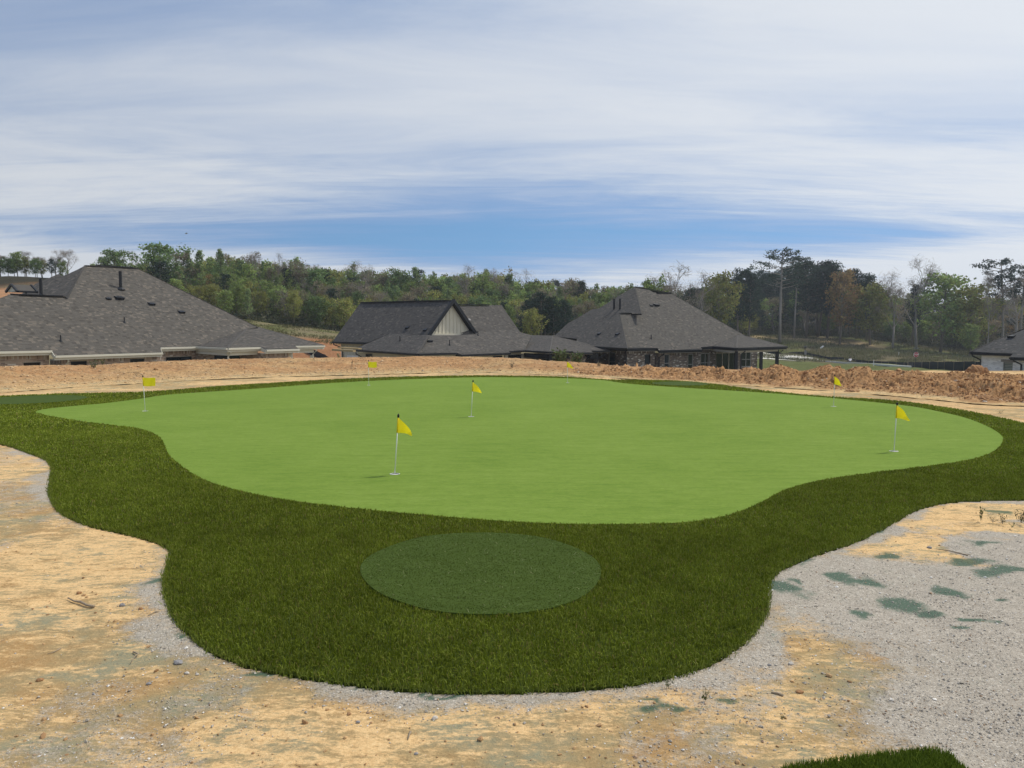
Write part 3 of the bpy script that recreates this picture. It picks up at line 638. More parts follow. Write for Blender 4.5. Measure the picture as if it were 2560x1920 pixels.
def weed(base, h, w, n, label, col=(0.12, 0.15, 0.05), name='weed', cat='weed', group=None, woody=True):
    st = np.random.default_rng(int(abs(base[0]) * 1000) % 9999 + n)
    o = empty(name, base, label, cat, group); b = np.array(base)
    tr = MB(); V, Fc, Cc = [], [], []; k = 0
    for i in range(n):
        a = st.uniform(0, 6.28); e = b + np.array([math.cos(a) * w * st.uniform(.2, 1), math.sin(a) * w * st.uniform(.2, 1), h * st.uniform(.55, 1)])
        m = b * .5 + e * .5 + np.array([0, 0, h * .12]); tr.tube([b, m, e], [h * .014, h * .010, h * .005], 4)
        for j in range(11):
            t = st.uniform(.2, 1); q = b * (1 - t) + e * t + st.normal(0, w * .12, 3); s = h * st.uniform(.05, .13); d1 = st.normal(0, 1, 3); d1 /= np.linalg.norm(d1); d2 = np.cross(d1, st.normal(0, 1, 3)); d2 /= np.linalg.norm(d2)
            V += [q - d1 * s, q + d2 * s * .35, q + d1 * s, q - d2 * s * .35]; Fc.append((k, k + 1, k + 2, k + 3)); k += 4; Cc.append(np.array(col) * st.uniform(.6, 1.4))
    tr.build('stem', M_bark, o); obj('leaves', mesh_np('leaves', V, Fc, M_leaf, Cc), o)
def gweed(px, py, h, w, n, label, **k): c = onz(px, py); weed((c[0], c[1], 0.0), h, w, n, label, **k)
gweed(2452, 1302, .12, .03, 4, 'upright green weed at the upper right beside the turf edge', col=(.13, .17, .05))
gweed(2482, 1306, .07, .09, 7, 'spreading brownish weed right of the upright one', col=(.22, .20, .11))
gweed(2506, 1310, .09, .05, 5, 'sparse twiggy weed between the spreading weed and the dark clump', col=(.14, .13, .06))
gweed(2552, 1306, .11, .08, 9, 'dark bushy weed at the right edge of the picture', col=(.10, .11, .05))
gweed(2530, 1320, .06, .03, 4, 'tiny green sprig below the dark bushy weed', col=(.11, .16, .05))
gweed(1672, 1722, .05, .03, 6, 'tuft of thin green grass just below the near turf edge', col=(.10, .15, .04))
gweed(1763, 1752, .06, .02, 5, 'green grass sprig by the dusty green streak at the bottom', col=(.09, .14, .04))
gweed(1955, 1800, .04, .03, 6, 'dark green sprig at the edge between sand and gravel', col=(.07, .09, .03))
gweed(2501, 1034, .08, .12, 8, 'small weed on bare dirt behind the right rim of the turf', col=(.12, .15, .06))

# ------------------------------------------------------------------ earth mound behind the green
crest_px = [(-500, 920), (0, 914), (60, 913), (130, 911), (240, 912), (300, 907), (360, 904), (440, 901), (560, 897), (600, 896), (700, 894), (820, 893), (940, 892), (1050, 890), (1170, 890), (1240, 892), (1291, 894), (1363, 900), (1428, 903), (1477, 906), (1517, 909), (1558, 909), (1593, 921), (1607, 912), (1621, 907), (1644, 913), (1680, 916), (1727, 915), (1755, 909), (1770, 911), (1786, 915), (1797, 913), (1814, 921), (1842, 919), (1860, 912), (1875, 909), (1903, 917), (1922, 913), (1936, 907), (1950, 905), (1974, 913), (2000, 921), (2015, 919), (2047, 911), (2074, 903), (2083, 911), (2099, 909), (2116, 921), (2139, 910), (2172, 909), (2184, 923), (2220, 919), (2240, 922), (2265, 923), (2309, 926), (2356, 931), (2393, 926), (2419, 928), (2444, 926), (2466, 931), (2515, 929), (2560, 936), (2700, 940), (3100, 950)]
kx = lambda p: (np.array(p, float) - 1280) / F
DC = lambda a: np.interp(a, kx([-600, 0, 600, 1200, 1600, 2000, 2440, 2560, 3100]), [25, 26, 31, 34, 31, 27, 21.8, 21.3, 20.5])
DB = lambda a: np.interp(a, kx([-600, 0, 600, 1200, 1500, 1700, 2000, 2440, 2560, 3100]), [19, 20.3, 26, 29.5, 26.5, 24.2, 21.5, 17.3, 16.8, 16])
def make_mound():
    A = np.arange(-1.05, .98, .00135); T = np.concatenate([np.linspace(-.12, 1.0, 95), np.linspace(1.02, 3.2, 26)])
    a, t = np.meshgrid(A, T); db, dc = DB(a), DC(a); D = db + (dc - db) * t
    cz = 0 * a; cp = np.array(crest_px, float); cpx = kx(cp[:, 0]); cpy = np.interp(a, cpx, cp[:, 1])
    # crest height: the angle below eye level at the crest distance
    zc = HC - (cpy - 820) / F * dc * 1.0
    X = a * D; Y = D
    clay = sstep(a, kx(1440), kx(1600)) * sstep(t + (fbm(X * .7, Y * .7, 3, 71) - .5) * .8, -.02, .14)
    clay = np.maximum(clay, sstep(a, kx(1380), kx(1480)) * sstep(.45 - t, 0, .2) * .7 * sstep(t, .0, .1))
    prof = np.where(t < 1, sstep(t, -.05, 1.02) ** .85, 1 - sstep(t, 1.0, 2.7) * (1 + 2.3 / np.maximum(zc, .25)))
    prof = np.where(t < 1, prof, prof)
    # heap: steeper front, lumpy
    Z = zc * prof
    zc2 = np.where(t < 1, 0, 0)
    lump = (fbm(X * 1.0, Y * 1.0, 4, 51, .6) - .5) * .40 + (np.abs(fbm(X * 2.6, Y * 2.6, 5, 52, .7) - .5) * -1 + .12) * .75 + (fbm(X * 7, Y * 7, 4, 53, .7) - .5) * .22
    soft = (fbm(X * .5, Y * .5, 4, 61) - .5) * .16 + (fbm(X * 3.5, Y * 3.5, 4, 62, .6) - .5) * .11 + (fbm(X * 12, Y * 12, 3, 63, .6) - .5) * .05
    win = sstep(t, .0, .25) * (1 - .75 * np.exp(-((t - 1) / .16) ** 2))
    Z = Z + (lump * clay * 1.0 + soft * (1 - clay * .5)) * win + (fbm(X * 5, Y * 5, 3, 91) - .5) * (.03 + .05 * clay)
    Z = Z - (.02 + (.12 - .06 * sstep(a, .35, .6)) * clay) * sstep(t, .3, .9)
    Z = np.maximum(Z, np.where(t > 1.6, -3.2, -.06))
    nx = len(A); idx = np.arange(len(T) * nx).reshape(len(T), nx)
    Fc = np.stack([idx[:-1, :-1], idx[:-1, 1:], idx[1:, 1:], idx[1:, :-1]], -1).reshape(-1, 4)
    g = .12 + .25 * sstep(fbm(X * .6, Y * 1.2, 4, 41), .5, .65); g = np.where(clay > .5, 0, g * .5)
    K = np.clip(clay * .95 + .50 * sstep(fbm(X * .35, Y * .9, 4, 42), .34, .58) * sstep(t, .1, .4) + .55 * sstep(t, .0, .2), 0, 1)
    B = .45 + .10 * clay * sstep(fbm(X * .8, Y * .8, 4, 44), .4, .6) + .22 * sstep(fbm(X * .9, Y * .9, 3, 43), .5, .65)
    o = obj('dirt_mound', mesh_np('dirt_mound', np.stack([X, Y, Z], -1).reshape(-1, 3), Fc, M_dirt, smooth=True, attrs=dict(gravel=g, dust=np.zeros_like(g), brown=B, clay=K))); o['kind'] = 'structure'
    return A, T, Z, clay
MA, MT, MZ, MCL = make_mound()
def mz(a, t):
    i = np.clip(np.searchsorted(MT, t), 0, len(MT) - 1); j = np.clip(np.searchsorted(MA, a), 0, len(MA) - 1); return MZ[i, j], MCL[i, j]
def mound_litter():
    n = 26000; a = rng.uniform(kx(1430), .72, n); t = rng.uniform(.0, 1.05, n) ** .9; z, cl = mz(a, t); k = (cl > .4) | (rng.uniform(0, 1, n) < .08); a, t, z = a[k], t[k], z[k]; n = len(a)
    D = DB(a) + (DC(a) - DB(a)) * t; s = np.clip(np.exp(rng.normal(math.log(.0115), .60, n)), .006, .065); w = rng.uniform(0, 1, (n, 1))
    w = np.clip(w * .6 + .4 * fbm(a * 60, t * 9, 3, 17)[:, None] * 1.6 - .1, 0, 1); col = np.array([.25, .132, .06]) * (1 - w) + np.array([.50, .29, .14]) * w; col = np.where(rng.uniform(0, 1, (n, 1)) < .03, np.array([.66, .56, .43]), col)
    V, Fc, Cc = lumps(np.column_stack([a * D, D, z + s * .15]), s, col, ico(), .6, .42)
    tag(obj('clay_clods', mesh_np('clay_clods', V, Fc, M_attr_stone, Cc)), 'red brown clods of clay piled in the heap behind the right half of the green', 'clay clods', kind='stuff')
    n = 6500; a = rng.uniform(-.76, kx(1620), n); t = rng.uniform(-.02, 1.05, n); z, cl = mz(a, t); D = DB(a) + (DC(a) - DB(a)) * t
    s = np.clip(np.exp(rng.normal(math.log(.018), .45, n)), .008, .07); w = rng.uniform(0, 1, (n, 1)); col = np.array([.36, .22, .11]) * (1 - w) + np.array([.66, .49, .30]) * w
    V, Fc, Cc = lumps(np.column_stack([a * D, D, z + s * .15]), s, col)
    tag(obj('mound_pebbles', mesh_np('mound_pebbles', V, Fc, M_attr_stone, Cc)), 'tan pebbles and clay crumbs covering the long low mound behind the green', 'pebbles', kind='stuff')
mound_litter()
def boulder(px, ptop, pbot, wpx, D, label, seed, name='clay_boulder'):
    c = atd(px, (ptop + pbot) / 2, D); hz = (pbot - ptop) / F * D / 2; hx = wpx / F * D / 2; st = np.random.default_rng(seed)
    v, f = ico(); V = [tuple(q) for q in v]; Fn = [tuple(q) for q in f]
    for _ in range(3):
        mp = {}; F2 = []
        def mid(a, b):
            key = (min(a, b), max(a, b))
            if key not in mp: q = (np.array(V[a]) + V[b]) / 2; V.append(tuple(q / np.linalg.norm(q))); mp[key] = len(V) - 1
            return mp[key]
        for a, b, cc in Fn: x, y2, z2 = mid(a, b), mid(b, cc), mid(cc, a); F2 += [(a, x, z2), (b, y2, x), (cc, z2, y2), (x, y2, z2)]
        Fn = F2
    V = np.array(V); nn = fbm(V[:, 0] * 1.6 + V[:, 2] * 1.1 + 9, V[:, 1] * 1.6 - V[:, 2] + 5, 5, seed, .6); V *= (.62 + .75 * nn)[:, None]; V *= np.array([hx, hx * .9, hz])
    V[:, 0] += (V[:, 2] / hz) * hx * .18
    o = obj(name, mesh_np(name, V, np.array(Fn), M_clod)); o.location = c; tag(o, label, 'clay boulder')
boulder(2438, 910, 952, 42, 21.3, 'tallest boulder of brown clay standing up on the heap in front of the white house', 5)
boulder(2461, 919, 944, 20, 21.5, 'smaller clay boulder leaning against the right side of the tallest one', 9)
boulder(1957, 961, 970, 20, 21.9, 'squared brown clay block at the foot of the heap', 12)
boulder(2130, 973, 986, 34, 19.9, 'wide low clay block at the foot of the heap right of the flag', 14)
boulder(2460, 988, 1004, 34, 17.6, 'flat orange slab of clay at the front of the heap at far right', 15)
def mpt(px, t): a = kx(px); z, _ = mz(np.array([a]), np.array([t])); D = DB(a) + (DC(a) - DB(a)) * t; return (float(a * D), float(D), float(z[0]))
weed(mpt(233, .72), .32, .22, 12, 'green weed growing on the slope of the tan mound at left', col=(.11, .17, .07))
weed(mpt(256, .95), .25, .10, 8, 'small green weed near the top of the tan mound at left', col=(.12, .15, .07))
weed(mpt(879, .33), .24, .06, 4, 'dry twiggy stalk on the mound below the gabled house', col=(.20, .15, .08))
weed(mpt(1281, .2), .25, .16, 9, 'low dry weed at the foot of the mound near the centre', col=(.18, .15, .09))
weed(mpt(1498, .7), .30, .16, 9, 'dry grey weed on the mound where the red clay begins', col=(.17, .16, .11))
weed(mpt(340, .28), .15, .28, 8, 'flat dry weed beside the far left flag', col=(.20, .17, .10))
for px, hh, lb in ((1400, 1.0, 'light green bush behind the mound in front of the porch of the gabled house'), (1440, .8, 'smaller light green bush right of the first, against the stone corner')):
    p = atd(px, 905, 38.5); weed((p[0], p[1], -.35), hh, .38, 46, lb, col=(.14, .19, .08), name='bush', cat='bush')

# ------------------------------------------------------------------ flags
def flag(base_px, top_px, kind, label, seed):
    b = onz(*base_px, 0.016); D = b[1]; t = atd(*top_px, D); o = empty('golf_flag', tuple(b), label, 'golf flag', 'yellow flags standing in the holes of the putting green')
    st = np.random.default_rng(seed); top = t - np.array([0, 0, .012]); dr = (top - b); L = np.linalg.norm(dr); dn = dr / L
    mb = MB(); mb.tube([b - dn * .05, b + dn * (L * .97)], .0062, 8); mb.build('pole', M_pole, o, smooth=True)
    mb = MB(); mb.tube([b + dn * (L * .955), b + dn * (L * .97), b + dn * L, b + dn * (L + .016)], [.007, .012, .012, .004], 8); mb.build('pole_cap', M_rubber, o, smooth=True)
    # cup: white liner lip on the near side, dark hole
    mb = MB(); k = 28
    ring = lambda r, z: [(b[0] + r * math.cos(2 * math.pi * i / k), b[1] + r * math.sin(2 * math.pi * i / k), z) for i in range(k)]
    o1, o2, o3, o4 = ring(.056, .0185), ring(.0515, .0195), ring(.0505, .0185), ring(.049, .0172)
    for r1, r2 in ((o1, o2), (o2, o3), (o3, o4)):
        for i in range(k): j = (i + 1) % k; mb.poly([r1[i], r1[j], r2[j], r2[i]])
    mb.build('cup_rim', M_cup, o, smooth=True)
    mb = MB(); mb.poly(ring(.0505, .0178)); hole = mb.build('cup_hole', M_hole, o)
    mb = MB(); mb.poly([(b[0] + .044 * math.cos(a), b[1] - .012 + .030 * math.sin(a), .0192) for a in np.linspace(math.pi, 2 * math.pi, 14)]); mb.build('cup_liner', M_cup, o)
    # cloth
    nu, nv = 22, 14; hgt = .165; V = []; lead = b + dn * (L * .95)
    ph = st.uniform(0, 6)
    for v in range(nv + 1):
        fv = v / nv
        for u in range(nu + 1):
            fu = u / nu
            if kind == 'spread':
                x = fu * .235; z = -fv * hgt - .010 * math.sin(fu * 5 + ph) * fu - .012 * fu; y = .018 * math.sin(fu * 7 + fv * 2.4 + ph) * (fu ** .7)
            else:   # drooping: the fly end hangs from the top corner and folds down to a point
                dx = .150 if kind == 'droop' else .125
                xt, zt = fu * dx, -hgt * 1.18 * fu ** 1.15 * (1.0)
                xb, zb = fu * dx * .92, -hgt * (1.0 + .22 * fu ** 1.6)
                x = xt * (1 - fv) + xb * fv; z = zt * (1 - fv) + zb * fv
                x += .022 * math.sin(math.pi * min(1, fu * 1.0)) * (1 - fv) + (.02 * fu)
                y = .030 * math.sin(fu * 6 + fv * 1.6 + ph) * fu ** .6 + .05 * fu * (fv - .5)
                if kind == 'split' : x -= .05 * math.exp(-((fu - .1) / .09) ** 2) * 0
            V.append(lead + np.array([x, y, 0]) + dn * z)
    Fc = [(v * (nu + 1) + u, v * (nu + 1) + u + 1, (v + 1) * (nu + 1) + u + 1, (v + 1) * (nu + 1) + u) for v in range(nv) for u in range(nu)]
    obj('flag_cloth', mesh_np('flag_cloth', V, Fc, M_flag, smooth=True), o)
    mb = MB(); mb.tube([lead + dn * .003, lead - dn * (hgt + .002)], .0095, 8); mb.build('flag_sleeve', M_flag, o, smooth=True)
flag((987, 1185), (996, 1035), 'droop', 'nearest and largest yellow flag, leaning right, in the front left of the green', 1)
flag((1178, 1041.5), (1182.6, 950), 'droop', 'yellow flag near the middle of the green, second one from the camera at centre', 2)
flag((363, 1027.6), (357, 938), 'spread', 'yellow flag spread out flat at the far left of the green', 3)
flag((922, 963), (921, 900), 'spread', 'small yellow flag spread in the wind at the back, below the gabled house', 4)
flag((1419, 957), (1418, 901), 'droop', 'small drooping yellow flag at the back edge, right of centre', 5)
flag((2084, 1016), (2087, 936), 'droop2', 'drooping yellow flag at the back right in front of the red clay heap', 6)
flag((2235, 1128), (2243, 1006), 'droop', 'yellow flag furthest right on the green, near the right rim', 7)

# ------------------------------------------------------------------ houses
def polygon_intervals(P2, s):
    xs = []
    n = len(P2)
    for i in range(n):
        (h1, s1), (h2, s2) = P2[i - 1], P2[i]
        if (s1 > s) != (s2 > s): xs.append(h1 + (h2 - h1) * (s - s1) / (s2 - s1))
    xs.sort(); return [(xs[i], xs[i + 1]) for i in range(0, len(xs) - 1, 2)]
def roof_part(root, pl, pts, tone=(0.098, 0.090, 0.080), hi=.10, seed=1, label=None):
    """one roof plane: solid deck with laid shingle tabs as a sub-part"""
    st = np.random.default_rng(seed); n = pl.n
    pts = [np.array(p) - n * np.dot(np.array(p) - pl.p, n) for p in pts]
    deck = MB(); a = np.zeros(3)
    for i in range(len(pts)): a += np.cross(pts[i - 1], pts[i])
    if np.dot(a, n) < 0: pts = pts[::-1]
    deck.hexa([p - n * .16 for p in pts], [p - n * .012 for p in pts]); d = deck.build('roof', M_deck, root)
    if label: d['label'] = label
    h = np.cross((0, 0, 1), n); h /= np.linalg.norm(h); s = np.cross(n, h)
    P2 = [(np.dot(p - pl.p, h), np.dot(p - pl.p, s)) for p in pts]; smin = min(q[1] for q in P2); smax = max(q[1] for q in P2)
    V, Fc, Cc = [], [], []; ex = .145; row = 0; tone = np.array(tone)
    y = smin
    while y < smax:
        y1 = min(y + ex, smax); Ib = polygon_intervals(P2, y + .004); It = polygon_intervals(P2, y1 - .004)
        if len(Ib) != len(It): I0 = polygon_intervals(P2, (y + y1) / 2); Ib = It = I0
        for (lb, rb), (lt, rt) in zip(Ib, It):
            x = min(lb, lt) - st.uniform(0, .3); end = max(rb, rt)
            while x < end:
                w = st.uniform(.10, .27); x2 = x + w
                b0, b1 = np.clip((x, x2), lb, rb); t0, t1 = np.clip((x, x2), lt, rt)
                if b1 - b0 > .004 or t1 - t0 > .004:
                    up = .006 + (.004 if st.random() < .4 else 0)
                    q = [pl.p + h * b0 + s * y + n * up, pl.p + h * b1 + s * y + n * up, pl.p + h * t1 + s * y1 + n * .002, pl.p + h * t0 + s * y1 + n * .002]
                    k = len(V); V += q + [q[1] - n * (up + .004), q[0] - n * (up + .004)]; Fc += [(k, k + 1, k + 2, k + 3), (k + 5, k + 4, k + 1, k)]
                    r = st.random(); c = tone * st.uniform(.88, 1.10)
                    if r < hi: c = tone * st.uniform(1.18, 1.60) * np.array([1.04, 1, .95])
                    elif r > .90: c = tone * .72
                    Cc += [c, c * .8]
                x = x2
        y += ex; row += 1
    o = obj('shingles', mesh_np('shingles', V, Fc, M_shingle, Cc), d); o['kind'] = 'stuff'
    return pts
def ridge_cap(root, p, q, mat=M_deck, name='ridge_cap', w=.28, h=.05, lift=.02):
    mb = MB(); mb.bar(np.array(p) + (0, 0, lift), np.array(q) + (0, 0, lift), w, h); mb.build(name, mat, root)
M_cap = simple('cap_shingle', (0.088, 0.082, 0.075), 0.95, 0.15, 12)
def hip(root, p, q): ridge_cap(root, p, q, M_cap, 'hip_cap', .13, .015, .006)
def gutter(root, p, q, mat, out, fh=.17):
    p = np.array(p, float); q = np.array(q, float); d = (q - p) / np.linalg.norm(q - p)
    mb = MB(); mb.bar(p + out * .06 - (0, 0, .075), q + out * .06 - (0, 0, .075), .12, .12); g = mb.build('gutter', mat, root)
    mb = MB(); mb.bar(p - out * .02 - (0, 0, .02 + fh / 2 + .03), q - out * .02 - (0, 0, .02 + fh / 2 + .03), .03, fh + .06); mb.build('fascia', mat, root)
    mb = MB(); a, b = p - (0, 0, .07 + fh), q - (0, 0, .07 + fh); mb.hexa([a - out * .5 - (0, 0, .03), b - out * .5 - (0, 0, .03), b - (0, 0, .03), a - (0, 0, .03)], [a - out * .5, b - out * .5, b, a]); mb.build('soffit', mat if mat is not M_black else M_soffit, root)
def brick_wall(root, p, q, z0, z1, out, pal, mortar, openings=(), seed=1, soldier=True, lim=None):
    """brick wall p->q; openings in metres along the wall and real heights; bricks are laid one by one"""
    st = np.random.default_rng(seed); p = np.array([p[0], p[1], 0.]); q = np.array([q[0], q[1], 0.]); L = np.linalg.norm(q - p); u = (q - p) / L; zz = np.array([0, 0, 1.])
    xs = sorted({0, L} | {min(max(o[0], 0), L) for o in openings} | {min(max(o[1], 0), L) for o in openings})
    mb = MB()
    for a, b in zip(xs, xs[1:]):
        if b - a < 1e-3: continue
        m = (a + b) / 2; segs = [(z0, z1)]
        for o in openings:
            if o[0] < m < o[1]:
                ns = []
                for c, d in segs:
                    if o[2] > c: ns.append((c, min(d, o[2])))
                    if o[3] < d: ns.append((max(c, o[3]), d))
                segs = ns
        for c, d in segs:
            if d - c > 1e-3: mb.box(p + u * m + zz * (c + d) / 2 - out * .1, u * (b - a) / 2, out * .1, zz * (d - c) / 2)
    wall = mb.build('wall', mortar, root)
    B = MB(); ch = .0755
    def brick(a, b, c, d, soldierb=False):
        for o in openings:
            if a < o[1] and b > o[0] and c < o[3] - .005 and d > o[2] + .005:
                if a < o[0] - .03: b = min(b, o[0])
                elif b > o[1] + .03: a = max(a, o[1])
                else: return
        if b - a < .02: return
        cc = np.array(pal[st.choice(len(pal), p=PW[:len(pal)] / PW[:len(pal)].sum())]) * st.uniform(.85, 1.15)
        i = len(B.v); P0 = p + u * a + zz * c; e = out * .007
        pts = [P0, P0 + u * (b - a), P0 + u * (b - a) + zz * (d - c), P0 + zz * (d - c)]; B.v += [tuple(x + e) for x in pts] + [tuple(x) for x in pts]
        B.f += [(i, i + 1, i + 2, i + 3), (i + 4, i + 5, i + 1, i), (i + 3, i + 2, i + 6, i + 7), (i, i + 3, i + 7, i + 4), (i + 1, i + 5, i + 6, i + 2)]; B.c += [tuple(cc)] * 5
    top = z1 - (.22 if soldier else 0); z = top; r = 0
    if soldier:
        x = 0
        while x < L: brick(x + .004, min(x + .066, L), top + .005, z1 - .01); x += .0755
    for o in openings:      # soldier lintel over each opening
        x = o[0] - .08
        while x < o[1] + .06 and o[3] + .215 < top: brick(max(x, 0), x + .062, o[3] + .01, o[3] + .205); x += .0755
    low = max(z0, lim if lim is not None else z0)
    while z - ch > low:
        x = -(.105 if r % 2 else 0)
        while x < L:
            a, b = max(x, 0), min(x + .203, L)
            skip = False
            for o in openings:
                if o[3] + .215 < top and o[3] < z - .01 and z - ch < o[3] + .21 and a < o[1] + .08 and b > o[0] - .08: skip = True
            if not skip: brick(a, b, z - ch + .010, z)
            x += .213
        z -= ch; r += 1
    o = B.build('brickwork', M_brick, wall); o['kind'] = 'stuff'
    return u, L
PW = np.array([.34, .24, .18, .14, .10])
PAL1 = [(.40, .31, .25), (.33, .25, .20), (.46, .38, .31), (.24, .18, .15), (.56, .52, .46)]
PAL3 = [(.15, .125, .108), (.20, .165, .14), (.105, .09, .082), (.24, .20, .165), (.52, .50, .46)]
def window(root, p, u, out, a, b, z0, z1, frame=M_frame, mull=0, rails=1, name='window', glass=M_glass):
    zz = np.array([0, 0, 1.]); p = np.array([p[0], p[1], 0.]); w = .055
    mb = MB(); c = lambda x, z, hx, hz, dep=.03: mb.box(p + u * x + zz * z - out * .06, u * hx, out * dep, zz * hz)
    c((a + b) / 2, z0 + w / 2, (b - a) / 2, w / 2); c((a + b) / 2, z1 - w / 2, (b - a) / 2, w / 2)
    c(a + w / 2, (z0 + z1) / 2, w / 2, (z1 - z0) / 2 - w); c(b - w / 2, (z0 + z1) / 2, w / 2, (z1 - z0) / 2 - w)
    for m in range(mull): x = a + (b - a) * (m + 1) / (mull + 1); c(x, (z0 + z1) / 2, w / 2, (z1 - z0) / 2 - w)
    fr = mb.build(name, frame, root)
    for r in range(rails):
        zr = z0 + (z1 - z0) * (r + 1) / (rails + 1); m2 = MB(); m2.box(p + u * (a + b) / 2 + zz * zr - out * .065, u * ((b - a) / 2 - w), out * .022, zz * .022); m2.build('sash_rail', frame, fr)
    for m in range(mull + 1):
        xa = a + (b - a) * m / (mull + 1) + w * .5; xb = a + (b - a) * (m + 1) / (mull + 1) - w * .5
        m2 = MB(); m2.box(p + u * (xa + xb) / 2 + zz * (z0 + z1) / 2 - out * .085, u * (xb - xa) / 2, out * .006, zz * ((z1 - z0) / 2 - w * .7)); m2.build('pane', glass, fr)
    return fr
def hood_vent(root, p, n, sc=1.0):
    s = np.array([n[0], n[1], 0]); s /= np.linalg.norm(s); h = np.array([-s[1], s[0], 0]); up = np.cross(n, h) if np.cross(n, h)[2] > 0 else -np.cross(n, h)
    mb = MB(); w = .20 * sc; b = [p - h * w, p + h * w, p + h * w + up * .32 * sc, p - h * w + up * .32 * sc]; k = n * .15 * sc
    mb.hexa(b, [b[0] + k, b[1] + k, b[2] + n * .04, b[3] + n * .04]); mb.build('roof_vent', M_black, root)
    mb = MB(); mb.poly([b[0] + n * .17 * sc - up * .05, b[1] + n * .17 * sc - up * .05, b[2] + n * .06, b[3] + n * .06]); 
def pipe_vent(root, p, h, r=.04, name='vent_pipe', cone=True):
    p = np.array(p); mb = MB(); mb.tube([p - (0, 0, .1), p + (0, 0, h)], r, 8)
    if cone: mb.tube([p - (0, 0, .05), p + (0, 0, .09)], [r * 3, r * 1.3], 8)
    mb.build(name, M_black, root)
def column(root, p, z0, z1, w, mat): mb = MB(); mb.box((p[0], p[1], (z0 + z1) / 2), (w / 2, 0, 0), (0, w / 2, 0), (0, 0, (z1 - z0) / 2)); mb.build('column', mat, root)
def downspout(root, p, z0, z1, mat, out, jog=.35):
    p = np.array([p[0], p[1], 0.]); o = np.array(out); mb = MB()
    P = [p + o * jog + (0, 0, z1), p + o * jog + (0, 0, z1 - .14), p + o * .06 + (0, 0, z1 - .42), p + o * .06 + (0, 0, z0)]
    mb.tube([np.array(x) for x in P], .055, 6); mb.build('downspout', mat, root)
def wall_line(eave_a, eave_b, out, inset=.45): a = np.array(eave_a) - out * inset; b = np.array(eave_b) - out * inset; return a, b
def along(p, u, px):     # distance along a vertical wall plane (through p, direction u) where picture column px meets it
    r = ray(px, 900); A = np.array([[u[0], -r[0]], [u[1], -r[1]]]); s = np.linalg.solve(A, np.array([-p[0], -p[1]])); return s[0], s[1]

